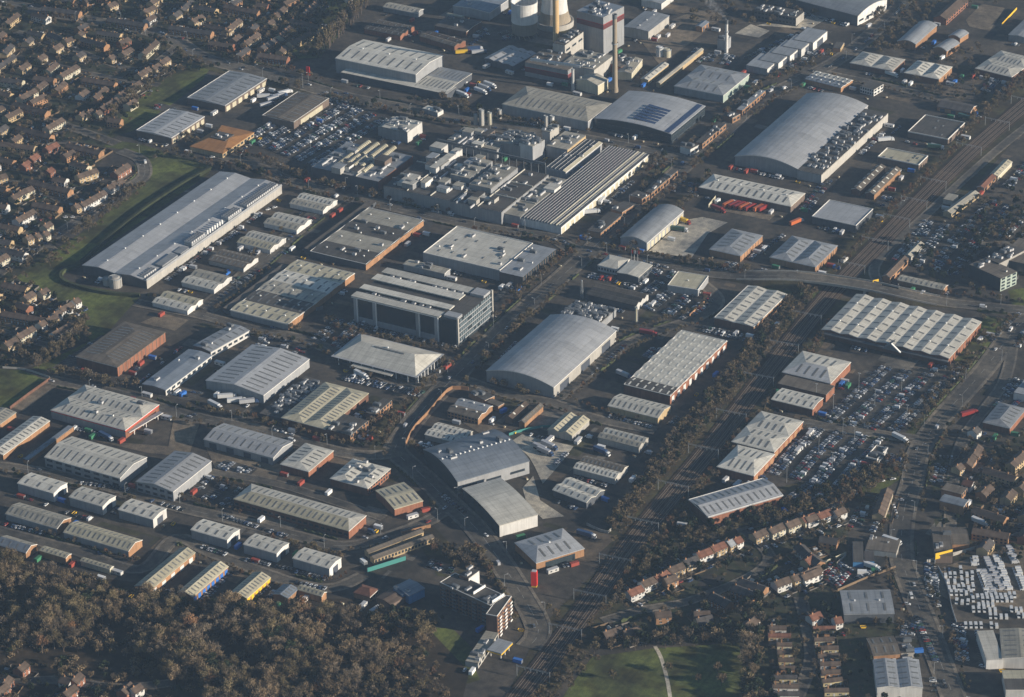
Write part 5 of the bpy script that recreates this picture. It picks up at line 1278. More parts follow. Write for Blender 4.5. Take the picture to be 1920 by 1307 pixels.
def cabin(): return MB().box(-4, -1.4, .2, 4, 1.4, 2.7, WALL['w'], True).box(-4.05, -1.45, 2.7, 4.05, 1.45, 2.8, M_VENT).box(-2.5, -1.45, 1.1, -1.2, -1.4, 2.0, M_GLASS).box(1.2, -1.45, 1.1, 2.5, -1.4, 2.0, M_GLASS).mesh('site_cabin')
CL = [('shipping_container', 'blue', 'container', cont(M_BLUE)), ('shipping_container', 'rusty red', 'container', cont(mat('container red', (.30, .06, .04), .7))), ('shipping_container', 'green', 'container', cont(M_GRN)), ('shipping_container', 'grey', 'container', cont(M_VENT)),
      ('shipping_container', 'white', 'container', cont(M_WHITE)), ('skip', 'yellow', 'skip', skip_()), ('pallet_stack', 'brown', 'pallet stack', pall()), ('pallet_stack', 'brown', 'pallet stack', MATS and bpy.data.meshes['pallet_stack']), ('site_cabin', 'white', 'cabin', cabin())]
cn = {}; rc_ = random.Random(11)
for lab, (ro, w_, d) in list(BUILT.items()):
    if ro.location.z > .1: continue
    for k in range(2 if w_*d < 900 else 5):
        nm_, co_, ct_, me_ = rc_.choice(CL); sd = rc_.random()
        if sd < .5: u, v = w_+rc_.uniform(3, 12), rc_.uniform(0, d)
        else: u, v = rc_.uniform(0, w_), -rc_.uniform(3, 10)
        a = ro.rotation_euler[2]; x, y = ro.location.x+math.cos(a)*u-math.sin(a)*v, ro.location.y+math.sin(a)*u+math.cos(a)*v
        sx, sy = proj((x, y, 0))
        if blocked(x, y, 3.2) or inroad(np.array([x, y]), None, 2.5) or not (0 < sx < 1920 and 0 < sy < 1307): continue
        key = (lab, co_+ct_); cn[key] = cn.get(key, 0)+1; ws = lab.split(); pre = ('' if cn[key] == 1 else ordw(cn[key])+' ')+f"{co_} {ct_} {'right of' if sd < .5 else 'in front of'} the "
        short = ' '.join(ws[:16-len(pre.split())])
        o = link(nm_, me_, None, (x, y, .1), a+rc_.choice((0, math.pi/2))+rc_.uniform(-.05, .05)); tag(o, pre+short, ct_, 'yard clutter'); footprint(x-1.5, y-1.5, 0, 3, 3)
# ---------------------------------------------------------------- vehicles
PAINT = dict(silver=(.42, .43, .45), white=(.62, .63, .63), black=(.018, .019, .022), grey=(.13, .14, .15), blue=(.04, .075, .16), red=(.24, .03, .025), green=(.04, .10, .07), yellow=(.7, .45, .03), orange=(.5, .13, .04))
PM = {k: mat('paint '+k, v, .28, spec=.6) for k, v in PAINT.items()}; M_CG = mat('car glass', (.02, .025, .03), .05, spec=.7)
def hull(m, secs, mm):                 # sections (x, halfwidth, z0, z1)
    vs = []
    for x, hw, z0, z1 in secs: vs += [(x, -hw, z0), (x, hw, z0), (x, hw*.94, z1), (x, -hw*.94, z1)]
    fs = [(0, 1, 2, 3)]
    for k in range(len(secs)-1):
        for i in range(4): j = (i+1) % 4; fs.append((4*k+i, 4*k+j, 4*k+4+j, 4*k+4+i))
    k = len(secs)-1; fs.append((4*k, 4*k+1, 4*k+2, 4*k+3)); m.add(vs, fs, mm)
def car_mesh(c):
    m = MB(); hull(m, [(-2.15, .72, .35, .78), (-1.9, .86, .28, .92), (1.0, .88, .28, .92), (1.9, .84, .28, .78), (2.15, .68, .35, .62)], PM[c])
    m.add([(-1.75,-.78,.9),(-1.75,.78,.9),(1.05,.78,.9),(1.05,-.78,.9),(-1.3,-.62,1.40),(-1.3,.62,1.40),(.25,.62,1.42),(.25,-.62,1.42)], [(0,1,5,4),(1,2,6,5),(2,3,7,6),(3,0,4,7)], M_CG)
    m.add([(-1.35,-.64,1.41),(-1.35,.64,1.41),(.3,.64,1.44),(.3,-.64,1.44)], [(0,1,2,3)], PM[c])
    for x in (-1.3, 1.3):
        for s in (-1, 1): m.box(x-.32, s*.8-.1, 0, x+.32, s*.8+.1, .6, M_TYRE)
    return m
def van_mesh(c):
    m = MB(); hull(m, [(-2.7, .95, .35, 2.25), (-2.6, 1.0, .3, 2.4), (1.0, 1.0, .3, 2.4), (1.7, .97, .3, 1.35), (2.6, .9, .35, 1.05)], PM[c])
    m.add([(1.02,-.9,2.3),(1.02,.9,2.3),(1.72,.9,1.4),(1.72,-.9,1.4)], [(0,1,2,3)], M_CG).box(1.03, -1.01, 1.4, 1.5, 1.01, 1.9, M_CG)
    m.add([(1.04,-.88,2.33),(1.04,.88,2.33),(1.80,.88,1.40),(1.80,-.88,1.40)], [(0,1,2,3)], M_CG)
    for x in (-1.7, 1.7):
        for s in (-1, 1): m.box(x-.36, s*.9-.12, 0, x+.36, s*.9+.12, .7, M_TYRE)
    return m
def lorry_mesh(c, cab):
    m = MB(); m.box(-7, -1.25, 1.1, 4, 1.25, 3.9, PM[c], True).box(-6.8, -.5, .7, 4.5, .5, 1.1, M_VENTD, True)
    hull(m, [(4.5, 1.2, .5, 3.2), (5.6, 1.2, .5, 3.2), (6.6, 1.2, .5, 2.7), (6.9, 1.15, .5, 1.7)], PM[cab]); m.box(6.45, -1.05, 1.8, 6.95, 1.05, 2.6, M_CG, True)
    for x in (-5.8, -4.6, -3.4, 3, 5.6):
        for s in (-1, 1): m.box(x-.5, s*1.1-.15, 0, x+.5, s*1.1+.15, 1.0, M_TYRE)
    return m
VM = {}
for c in PAINT: VM['car', c] = car_mesh(c).mesh(c+'_car')
for c in ('white', 'silver', 'blue', 'red', 'yellow'): VM['van', c] = van_mesh(c).mesh(c+'_van')
for c, cb_ in (('white', 'white'), ('blue', 'white'), ('red', 'red'), ('orange', 'white'), ('yellow', 'red'), ('silver', 'blue'), ('green', 'white')): VM['lorry', c] = lorry_mesh(c, cb_).mesh(c+'_lorry')
LM = MB(); LSF = MB(); LOTN = [0]; M_LINE = mat('bay line paint', (.30, .29, .27), .8); LOTM = [mat('lot asphalt', (.060, .057, .053), .9, 'ground', sc=.06), mat('lot tarmac worn', (.088, .080, .070), .9, 'ground', sc=.06), mat('lot tarmac grey', (.075, .073, .070), .9, 'ground', sc=.06)]
VEH = []                                # (kind, colour, x, y, ang, label, group)
CC = ['silver']*22+['white']*13+['black']*22+['grey']*18+['blue']*13+['red']*5+['green']*3
def addv(kind, x, y, ang, lab, grp, col=None, chk=True, z=None):
    if chk and blocked(x, y, 1.2): return
    sx, sy = proj((x, y, .7))
    if not (-8 < sx < 1928 and -8 < sy < 1315): return
    c = col or random.choice(CC)
    if (kind, c) not in VM: c = 'white'
    VEH.append((kind, c, x, y, ang+random.uniform(-.02, .02)+(math.pi if random.random() < .5 and kind != 'lorry' else 0), f"{c} {kind} {lab}", grp, z))
def lot(t, s, name, along='v', fill=.85, col=None, period=15.5, kind='car', pitch=2.55, inset=1.0, double=True, vanp=.05):
    a, b, c = [P(t, *p)[:2] for p in pl(s)]; u = (b-a); v = (c-b); U = np.hypot(*u); V = np.hypot(*v); eu, ev = u/U, v/V
    if along == 'u': A0, e1, L1, e2, L2 = a, eu, U, ev, V
    else: A0, e1, L1, e2, L2 = a, ev, V, eu, U
    # rows run along e1, spaced along e2
    LOTN[0] += 1; zl = .222+.0008*LOTN[0]; q_ = [A0-e1*1-e2*1, A0+e1*(L1+1)-e2*1, A0+e1*(L1+1)+e2*(L2+1), A0-e1*1+e2*(L2+1)]
    LSF.add([(*p, zl) for p in q_], [(0, 1, 2, 3)], LOTM[LOTN[0] % 3])
    y = inset; row = 0; ln_ = dict(car=5.0, van=6.4, lorry=15)[kind]
    while y < L2:
        for k, yy in enumerate((y, y+ln_) if double else (y,)):
            if yy > L2: break
            row += 1; n = int(L1/pitch)
            for i in range(n+1):
                p = A0+e1*(pitch*i-.08)+e2*(yy-ln_*.48); p2_ = p+e1*.16; p3_ = p2_+e2*ln_*.92; p4_ = p+e2*ln_*.92; LM.add([(*p, zl+.012), (*p2_, zl+.012), (*p3_, zl+.012), (*p4_, zl+.012)], [(0, 1, 2, 3)], M_LINE)
            for i in range(n):
                if random.random() > fill or i % 19 == 18: continue
                p = A0+e1*(pitch*(i+.5))+e2*yy; kk = kind
                if inroad(p, None, .5): continue
                if kind == 'car' and random.random() < vanp: kk = 'van'
                addv(kk, p[0], p[1], math.atan2(e2[1], e2[0]), f"in {ordw(i+1)} bay, {ordw(row)} row of {name}", f"vehicles in {name}", col if not isinstance(col, list) else random.choice(col), z=zl+.01)
        y += period
def kerb(t, s, n, name, col=None, kind='car', gap=None, perp=False, fill=.9):
    pa = pl(s); a, b = P(t, *pa[0])[:2], P(t, *pa[1])[:2]; d = b-a; ang = math.atan2(d[1], d[0])+(math.pi/2 if perp else 0); n = max(1, min(n, int(np.hypot(*d)/((2.9 if kind == 'van' else 2.6) if perp else 5.4))))
    for i in range(n):
        if random.random() > fill: continue
        p = a+d*(i+.5)/n; addv(kind, p[0], p[1], ang, f"parked {name}, {ordw(i+1)} from the left", f"vehicles parked {name}", col if not isinstance(col, list) else random.choice(col), chk=False)
LOTS = '''
F|455,262 600,318 745,228|v|.93|the big staff car park|
F|600,190 650,205 690,190|v|.8|the top end of the staff car park|
F|1440,888 1600,928 1650,868|v|.95|the lower retail car park|
F|1490,838 1620,870 1672,818|v|.95|the middle retail car park|
F|1530,800 1680,826 1800,712|v|.95|the upper retail car park|
F|1475,935 1560,955 1600,925|v|.9|the near retail car park|
F|1650,865 1690,878 1700,860|v|.7|the restaurant car park|
F|405,880 460,896 480,880|v|.85|the dealer yard by the grey warehouse|
F|345,925 450,960 492,922|v|.6|the long yard above the box units|
F|300,742 370,752 400,738|v|.4|the yard below the blue roofed office|
F|460,672 560,690 610,630|v|.5|the yard right of the grey warehouse|
F|590,640 640,655 680,612|v|.8|the left pavilion car park|
F|650,610 860,655 868,646|u|.8|the front strip of the glass office|
F|640,712 790,745 800,738|u|.8|the strip below the pavilion office|
F|1145,560 1290,605 1345,560|v|.7|the used car rows|
F|1220,515 1255,530 1270,510|v|.9|the showroom forecourt|
F|1100,520 1200,540 1210,532|u|.9|the showroom front|
F|1340,505 1370,515 1400,500|v|.8|the bay beside the cream flat warehouse|
F|1310,620 1420,645 1430,635|u|.8|the strip below the striped roof warehouse|
F|1205,670 1240,680 1262,660|v|.5|the seven bay service yard|
F|1640,480 1790,520 1850,440|v|.6|the shaded station car park|
F|1800,430 1905,455 1960,400|v|.7|the far right car park|
F|1720,440 1755,452 1770,430|v|.8|the small car park by the tracks|
F|1840,170 1880,180 1905,155|v|.9|the packed compound near the top right|
F|1290,110 1370,125 1385,105|v|.8|the smoking stack car park|
F|840,450 1000,470 1010,462|u|.4|the front of the white flat warehouse|
F|845,505 970,540 985,528|v|.7|the strip right of the glass office|
F|780,400 850,415 850,395|v|.7|the small white warehouse car park|
F|760,430 790,440 830,405|v|.7|the yard right of the banded block|
F|1065,800 1100,812 1125,790|v|.4|the yard below the twin gabled shed|
F|1745,700 1840,715 1860,690|v|.5|the upper high street forecourt|
F|1855,640 1905,655 1960,600|v|.7|the shaded right edge car park|
F|1850,760 1900,775 1960,720|v|.8|the forecourt near the cream hipped building|
F|1745,905 1790,915 1800,880|v|.7|the forecourt beside the high street|
F|1690,1195 1730,1200 1735,1170|v|.7|the forecourt with red cars|
F|1795,1240 1850,1255 1840,1180|v|.8|the shaded high street car park|
F|800,1065 850,1080 860,1065|v|.9|the car park above the apartments|
F|905,1170 935,1175 960,1130|v|.3|the apartment courtyard|
F|1740,1120 1760,1125 1755,1060|v|.7|the compound side strip|
F|1590,990 1640,1000 1660,960|v|.6|the yard below the retail verge|
F|100,690 160,700 250,640|v|.3|the strip beside the brown hipped warehouse|
F|260,720 330,660 345,650|v|.3|the shaded yard left of the blue roofed office|
F|1260,360 1330,375 1330,350|v|.4|the yard left of the cream roofed warehouse|
F|1640,385 1720,400 1740,380|v|.3|the rail side yard|
F|1880,350 1910,360 1960,310|v|.8|the right edge yard|
F|1850,990 1915,1000 1930,950|v|.7|the yards above the van compound|
F|290,205 340,215 350,205|v|.3|the yard between the top warehouses|
F|1500,395 1525,400 1570,340|v|.6|the yard left of the pale depot|
F|1395,110 1440,118 1560,60|v|.35|the yard in front of the trade units|
F|880,60 960,80 1000,70|v|.3|the shaded yard by the cooling towers|
F|700,60 760,75 800,60|v|.3|the yard behind the tall white warehouse|
'''
for ln in LOTS.strip().splitlines():
    t, s, al, fi, nm, co = ln.split('|'); lot(t, s, nm, al, float(fi), co or None)
lot('34', '60,470 190,545 310,400', 'the used car yard', 'v', .97, ['white', 'silver', 'silver', 'white', 'black', 'blue', 'red'], 9.5)
lot('34', '300,480 340,500 480,430', 'the lower used car yard', 'v', .9, None, 9.5)
vr = [('935,458 1035,458', 7), ('1045,450 1160,450', 7), ('945,500 1040,500', 7), ('1050,498 1160,498', 8), ('960,545 1165,545', 13), ('975,582 1150,582', 10), ('1130,628 1435,628', 17), ('1160,605 1455,598', 17), ('1130,700 1320,700', 11), ('1335,698 1500,698', 9), ('1040,812 1330,812', 17),
      ('1250,745 1400,748', 5), ('1450,740 1520,740', 4), ('1170,665 1300,665', 5), ('1010,640 1130,650', 4), ('1035,415 1130,415', 5)]
for k, (s, n) in enumerate(vr): kerb('34', s, n, f"in the {ordw(k+1)} row of the van compound", 'white', 'van', perp=True, fill=.97)
for k, (s, n) in enumerate([('1245,330 1345,560', 26), ('1310,320 1400,560', 22), ('1150,325 1165,390', 7), ('1385,250 1450,370', 11), ('1450,400 1510,560', 12), ('1195,420 1260,590', 13), ('1225,420 1290,590', 11)]):
    kerb('34', s, n, f"in the {ordw(k+1)} slanting line of the van compound", 'white' if k % 3 else 'silver', 'van', perp=True, fill=.97)
for t, s, n, nm, col in (('34', '740,740 885,1060', 17, 'along the left side of the high street', None), ('34', '650,650 715,660', 3, 'beside the dark grey gabled warehouse', 'white'), ('34', '640,800 760,850', 6, 'in the red car forecourt', 'red'), ('34', '850,455 900,680', 9, 'along the right side of the high street', None),
  ('12', '805,440 960,480', 5, 'on the cross road below the factory', None), ('21', '515,660 690,705', 6, 'on the lower cross road', 'white'), ('20', '590,1055 1000,1110', 12, 'along the front of the white gabled warehouse', None), ('20', '1110,1185 1380,1260', 7, 'below the blue grey gabled warehouse', None), ('20', '100,1150 250,1190', 6, 'before the topmost box unit', None),
  ('30', '30,90 330,160', 14, 'in front of the long orange gabled unit', None), ('30', '600,240 760,330', 5, 'between the long units', None), ('31', '-10,250 240,330', 11, 'before the fourth box unit', None), ('31', '300,340 640,410', 16, 'before the fifth box unit', None), ('31', '690,430 880,480', 8, 'before the lowest box unit', None),
  ('31', '140,30 600,180', 18, 'on the kerb of the grey units road', None), ('31', '60,560 230,410', 10, 'outside the blue door units', None), ('31', '370,600 510,500', 10, 'outside the yellow fascia units', None), ('31', '-60,590 60,580', 6, 'at the wood end of the blue door units', 'white'), ('31', '650,500 880,550', 7, 'above the short cream unit', None),
  ('32', '280,390 390,460', 1, 'by the apartments', 'red'), ('32', '540,150 600,190', 3, 'beside the white end wall', 'white'), ('32', '150,360 320,450', 10, 'in the row above the apartments', 'white'), ('32', '1045,405 1190,370', 7, 'below the blue wall panels', None), ('22', '1180,180 1500,40', 16, 'along the right wall of the big curved warehouse', None),
  ('22', '1370,260 1440,200', 4, 'beside the service road', None), ('22', '640,210 830,10', 12, 'in the shade left of the big curved warehouse', None), ('22', '1110,920 1200,830', 8, 'in the centre vehicle yard', 'silver'), ('22', '890,690 1060,730', 8, 'along the green mesh fence', None), ('22', '250,1130 450,1280', 8, 'along the trading road by the white roof', None),
  ('23', '0,560 330,640', 12, 'above the twin ridge shed', None), ('23', '-10,150 130,30', 7, 'by the curved warehouse access', None), ('11', '1110,1140 1270,1010', 9, 'along the upper avenue kerb', None), ('11', '460,640 860,330', 16, 'on the workshop avenue', None), ('11', '100,960 420,740', 12, 'on the lower workshop avenue', None),
  ('11', '460,300 560,270', 5, 'behind the top workshop pair', 'white'), ('11', '160,520 320,440', 7, 'behind the third workshop pair', 'blue'), ('11', '870,90 1120,150', 9, 'on the road left of the factory', None), ('01', '880,690 1100,700', 3, 'beside the main road', None), ('01', '270,500 330,510', 5, 'at the top of the grass bank', None),
  ('01', '0,1180 240,1150', 6, 'beside the orange tiled office', None), ('03', '1190,640 1250,660', 4, 'by the far roadside row', 'white'), ('03', '1180,560 1584,420', 16, 'in front of the stepped trade units', None), ('03', '570,1160 650,1150', 4, 'by the white front brick office', None), ('04', '0,460 130,380', 8, 'at the right of the trade units', None),
  ('04', '600,1000 670,940', 6, 'beside the dark flat roofed store', 'blue'), ('04', '690,1050 800,1080', 5, 'between the two flat stores', None), ('13', '720,660 800,640', 4, 'below the concrete yard', None), ('13', '850,700 960,700', 6, 'by the pale hipped warehouse', None), ('13', '1130,740 1360,780', 9, 'below the double hipped orange warehouse', None),
  ('13', '1130,600 1310,480', 9, 'between the two orange brick warehouses', None), ('13', '250,680 490,740', 9, 'along the road above the dark showroom', None), ('14', '800,470 860,470', 4, 'by the railway fence', 'white'), ('14', '820,610 930,550', 6, 'by the grey pitched shed', 'white'), ('14', '530,870 670,880', 6, 'under the bridge road billboard', None),
  ('14', '985,920 1050,910', 4, 'at the end of the cream building', 'white'), ('24', '490,1050 650,1020', 6, 'on the lane below the retail park', None), ('24', '890,860 1150,870', 9, 'in the shade beside the high street', None), ('24', '610,1210 640,1290', 4, 'outside the long terrace', None),
  ('00', '780,250 1040,210', 6, 'on the main road verge at the left', None), ('10', '460,350 560,350', 4, 'at the corner of the estate road', 'white'), ('33', '1000,220 1060,250', 3, 'in the cottage lane', None), ('02', '480,340 600,240', 7, 'in the lorry yard by the towers', 'blue')):
    kerb(t, s, n, nm, col, perp=True if n > 6 else False)
for t, x, y, ang, col, lab in (('21', 185, 425, 35, 'white', 'at the left of the yard below the grey warehouse'), ('21', 255, 455, 40, 'white', 'second in the yard below the grey warehouse'), ('21', 345, 462, 40, 'silver', 'third in the yard below the grey warehouse'), ('21', 95, 490, -15, 'white', 'entering the grey warehouse yard'),
  ('02', 415, 605, -15, 'white', 'under the low loading wing'), ('02', 425, 715, -15, 'white', 'before the curved lean-to'), ('02', 560, 690, -15, 'white', 'first in the row right of the tall warehouse'), ('02', 590, 665, -15, 'silver', 'second in the row right of the tall warehouse'), ('02', 630, 645, -15, 'white', 'third in the row right of the tall warehouse'),
  ('01', 465, 730, 30, 'white', 'between the two top warehouses'), ('01', 535, 745, 60, 'silver', 'first in the row left of the olive roof'), ('01', 575, 725, 60, 'silver', 'second in the row left of the olive roof'), ('01', 615, 700, 60, 'white', 'third in the row left of the olive roof'), ('01', 480, 790, 60, 'silver', 'nearest in the row left of the olive roof'),
  ('12', 1385, 320, 40, 'white', 'large and boxy beside the saw-tooth hall'), ('12', 1460, 235, 100, 'white', 'backed to the saw-tooth hall'), ('11', 230, 865, 38, 'yellow', 'with red cab driving on the avenue'), ('13', 900, 260, 75, 'orange', 'first in the red trailer row'), ('13', 940, 265, 75, 'red', 'second in the red trailer row'), ('13', 980, 272, 75, 'red', 'third in the red trailer row'),
  ('13', 1020, 280, 75, 'orange', 'fourth in the red trailer row'), ('13', 1060, 285, 75, 'red', 'fifth in the red trailer row'), ('13', 1125, 290, 75, 'orange', 'sixth in the red trailer row'), ('13', 1160, 290, 75, 'red', 'seventh in the red trailer row'), ('13', 820, 300, -15, 'red', 'low in front of the trailer row'), ('13', 560, 385, -15, 'yellow', 'with stacked yellow boxes at the curved depot'),
  ('13', 530, 450, 10, 'green', 'parked on the pale concrete yard'), ('13', 1400, 395, 70, 'orange', 'turning below the cream roofed warehouse'), ('13', 300, 1222, 5, 'red', 'beside the lane above the seven bay warehouse'), ('04', 560, 1050, 40, 'white', 'between the curved shed and the flat stores'), ('04', 930, 1105, 15, 'green', 'green container in the store yard'), ('04', 1150, 885, -10, 'green', 'green container by the railway fence'),
  ('20', 790, 725, -15, 'blue', 'with white sides below the machinery store'), ('22', 1010, 810, -12, 'silver', 'first flatbed in the centre vehicle yard'), ('22', 1070, 790, -12, 'silver', 'second flatbed in the centre vehicle yard'), ('22', 1040, 835, -12, 'silver', 'third flatbed in the centre vehicle yard'), ('22', 1460, 835, -12, 'blue', 'by the corner yard shed'), ('24', 1178, 550, 55, 'red', 'in the forecourt right of the grass strip'),
  ('32', 1280, 175, 0, 'blue', 'right of the blue panelled office'), ('21', 1180, 265, -15, 'white', 'below the pavilion office'), ('02', 520, 375, 40, 'blue', 'first in the shaded lorry yard'), ('02', 550, 400, 40, 'silver', 'second in the shaded lorry yard'), ('02', 430, 400, 40, 'yellow', 'yellow mixer truck in the lorry yard'), ('04', 600, 565, -15, 'white', 'trailer between the twin hipped warehouses'),
  ('34', 1200, 90, -15, 'white', 'in the yard above the yellow hoarding'), ('34', 575, 220, -5, 'white', 'on the forecourt above the blue garage'), ('34', 425, 400, -5, 'white', 'below the blue trimmed garage'), ('23', 120, 265, -15, 'silver', 'behind the seven bay warehouse'), ('24', 665, 735, -20, 'white', 'on the retail access road'), ('14', 1300, 660, 30, 'white', 'on the deck of the green office')):
    if 'deck' in lab: continue
    q = P(t, x, y); addv('lorry', q[0], q[1], R(ang)+0, lab, 'lorries in the yards', col, chk=False)
for nm, cnt in (('trading_road', 40), ('upper_cross_road', 18), ('main_road', 32), ('lower_cross_road', 8), ('units_road', 8), ('high_street', 12), ('avenue', 5), ('residential_road', 4)):
    pa, wd = RNP[nm]
    for k in range(cnt):
        i = random.randrange(2, len(pa)-2); d = pa[i+1]-pa[i-1]; a = math.atan2(d[1], d[0]); sd = random.choice((-1, 1)); q = pa[i]+np.array([-math.sin(a), math.cos(a)])*sd*wd*.2
        if nm == 'upper_cross_road' and roadz(nm, q) > .01: continue
        addv('van' if random.random() < .15 else 'car', q[0], q[1], a, f"driving on the {RW.get(nm, nm)}, {ordw(k+1)} of its traffic", f"traffic on the {RW.get(nm, nm)}")
for lab, (ro, w_, d) in list(BUILT.items()):      # cars beside the buildings
    if ro.location.z > .1 or w_*d < 250: continue
    a = ro.rotation_euler[2]; ws = lab.split()
    for side, S in (('r', d), ('f', w_)):
        if rc_.random() < .35: continue
        s0, s1 = sorted((rc_.random(), rc_.random())); n = int(S*(s1-s0)/2.7); off = rc_.uniform(3.5, 9)
        for i in range(n):
            if rc_.random() < .25: continue
            t_ = S*s0+2.7*(i+.5); u, v = (w_+off, t_) if side == 'r' else (t_, -off); x, y = ro.location.x+math.cos(a)*u-math.sin(a)*v, ro.location.y+math.sin(a)*u+math.cos(a)*v
            if inroad(np.array([x, y]), None, .5): continue
            pre = f"{ordw(i+1)} in line {'right of' if side == 'r' else 'before'} the "; addv('van' if rc_.random() < .12 else 'car', x, y, a+(0 if side == 'r' else math.pi/2), pre+' '.join(ws[:max(3, 14-len(pre.split()))]), 'cars parked beside the buildings')
for (x, y, ang, L, dd, n, where, rn) in GARD:     # cars outside the houses
    for i in range(n):
        if random.random() < .55:
            u, v = L/n*(i+.5), -4.0-random.random()*5; qx, qy = x+math.cos(ang)*u-math.sin(ang)*v, y+math.sin(ang)*u+math.cos(ang)*v
            if any((qx-c_[2])**2+(qy-c_[3])**2 < 9 for c_ in VEH[-12:]): continue
            addv('car', qx, qy, ang+math.pi/2*random.choice((0, 1)), f"outside {'' if n == 1 else ordw(i+1)+' house of '}the {where}", 'cars outside the houses')
structure(LSF.build('car_park_surface')); structure(LM.build('bay_markings'))
# drop overlaps, then the nearest 300 of a kind are things, the rest one mesh
KEEP = []; cell = {}
for v_ in VEH:
    key = (int(v_[2]//6), int(v_[3]//6)); ok = True; rr = 2.2 if v_[0] == 'car' else 2.3
    for dx in (-1, 0, 1):
        for dy in (-1, 0, 1):
            for o_ in cell.get((key[0]+dx, key[1]+dy), []):
                if (o_[2]-v_[2])**2+(o_[3]-v_[3])**2 < rr*rr: ok = False
    if ok: cell.setdefault(key, []).append(v_); KEEP.append(v_)
def dist(v_): return (v_[2]-CAM[0])**2+(v_[3]-CAM[1])**2
def merge(name, insts, meshes, label, cat):
    V_, F_, MI, mats, off = [], [], [], [], 0; cache = {}
    for key, x, y, z, a, s in insts:
        if key not in cache:
            me = meshes[key]; vv = np.empty(len(me.vertices)*3); me.vertices.foreach_get('co', vv); vv = vv.reshape(-1, 3)
            ls = np.empty(len(me.polygons), int); me.polygons.foreach_get('loop_total', ls); li = np.empty(len(me.loops), int); me.loops.foreach_get('vertex_index', li)
            mi = np.zeros(len(me.polygons), int); me.polygons.foreach_get('material_index', mi); mp = []
            for m_ in me.materials:
                if m_ not in mats: mats.append(m_)
                mp.append(mats.index(m_))
            cache[key] = (vv, ls, li, np.array(mp)[mi])
        vv, ls, li, mi = cache[key]; c, s_ = math.cos(a)*s, math.sin(a)*s
        V_.append(np.stack([x+vv[:, 0]*c-vv[:, 1]*s_, y+vv[:, 0]*s_+vv[:, 1]*c, z+vv[:, 2]*s], 1)); F_.append((ls, li+off)); MI.append(mi); off += len(vv)
    V_ = np.concatenate(V_); ls = np.concatenate([f[0] for f in F_]); li = np.concatenate([f[1] for f in F_]); mi = np.concatenate(MI)
    me = bpy.data.meshes.new(name); me.vertices.add(len(V_)); me.vertices.foreach_set('co', V_.ravel()); me.loops.add(len(li)); me.loops.foreach_set('vertex_index', li)
    me.polygons.add(len(ls)); st = np.concatenate([[0], np.cumsum(ls)[:-1]]); me.polygons.foreach_set('loop_start', st); me.polygons.foreach_set('loop_total', ls)
    for m_ in mats: me.materials.append(m_)
    me.polygons.foreach_set('material_index', mi); me.update(calc_edges=True); o = link(name, me)
    return tag(o, label, cat, kind='stuff')
for kind in ('car', 'van', 'lorry'):
    vs_ = sorted([v_ for v_ in KEEP if v_[0] == kind], key=dist)
    for v_ in vs_[:300]:
        o = link(kind, VM[v_[0], v_[1]], None, (v_[2], v_[3], .3 if inroad(np.array(v_[2:4]), None) else v_[7] or .12), v_[4]); tag(o, v_[5], kind, v_[6])
    if len(vs_) > 300: merge('parked_'+kind+'s', [((v_[0], v_[1]), v_[2], v_[3], v_[7] or .15, v_[4], 1) for v_ in vs_[300:]], VM, f'far rows of small parked {kind}s of many colours', kind+'s')
    print('vehicles', kind, len(vs_))
# ---------------------------------------------------------------- trees
LEAF = [mat('winter twigs brown', (.265, .190, .112), 1, 'leaf', col2=(.140, .112, .068), sc=.5), mat('winter twigs olive', (.225, .178, .095), 1, 'leaf', col2=(.13, .105, .058), sc=.5),
        mat('russet leaves', (.25, .142, .076), 1, 'leaf', col2=(.10, .058, .03), sc=.5), mat('evergreen leaves', (.040, .052, .024), 1, 'leaf', col2=(.025, .038, .018), sc=.5), mat('grey twigs', (.255, .200, .138), 1, 'leaf', col2=(.085, .072, .052), sc=.5)]
def crown_mesh(seed, lm, H, Rr, nq, ql, qw, tall=False):
    r_ = np.random.default_rng(seed); vs = []; fs = []
    nc = 16; cl = []
    for i in range(nc):
        th = r_.uniform(0, 6.283); ph = r_.uniform(-.35, 1); rad = r_.uniform(.35, .82)
        c = math.sqrt(max(0, 1-ph*ph)) if ph > 0 else 1
        cl.append((Rr*rad*c*math.cos(th), Rr*rad*c*math.sin(th), H*.62+H*.30*ph, r_.uniform(.26, .48)*Rr))
    for k in range(nq):
        cx, cy, cz, cr = cl[k % nc]; d = r_.normal(size=3); d /= np.linalg.norm(d); rr = cr*(r_.random()**.5)
        p = np.array([cx, cy, cz])+d*rr*np.array([1, 1, .85 if not tall else 1.8])
        a = p-np.array([0, 0, H*.35]); a = a/np.linalg.norm(a)+r_.normal(size=3)*.45; a /= np.linalg.norm(a)
        b = np.cross(a, r_.normal(size=3)); b /= np.linalg.norm(b)
        l, w_ = ql*r_.uniform(.6, 1.4), qw*1.5*r_.uniform(.6, 1.5); o = len(vs)
        vs += [p-a*l/2-b*w_*.3, p-b*w_/2, p+a*l/2, p+b*w_/2]; fs.append((o, o+1, o+2, o+3))
    me = bpy.data.meshes.new('crown'); me.from_pydata([tuple(map(float, v)) for v in vs], [], fs); me.materials.append(lm); me.update(); return me, cl
def trunk_mesh(cl, H, Rr):
    m = MB(); m.tube([(0, H*.028), (H*.25, H*.02), (H*.55, H*.013), (H*.8, H*.004)], M_BARK, 6)
    for k, (x, y, z, r_) in enumerate(cl[:10]):
        z0 = H*(.2+.3*random.random()); m.bar((0, 0, z0), (x*.55, y*.55, (z0+z)/2+.3), H*.016, M_BARK); m.bar((x*.55, y*.55, (z0+z)/2+.3), (x, y, z+r_*.3), H*.009, M_BARK)
    return m.mesh('trunk')
TP = []
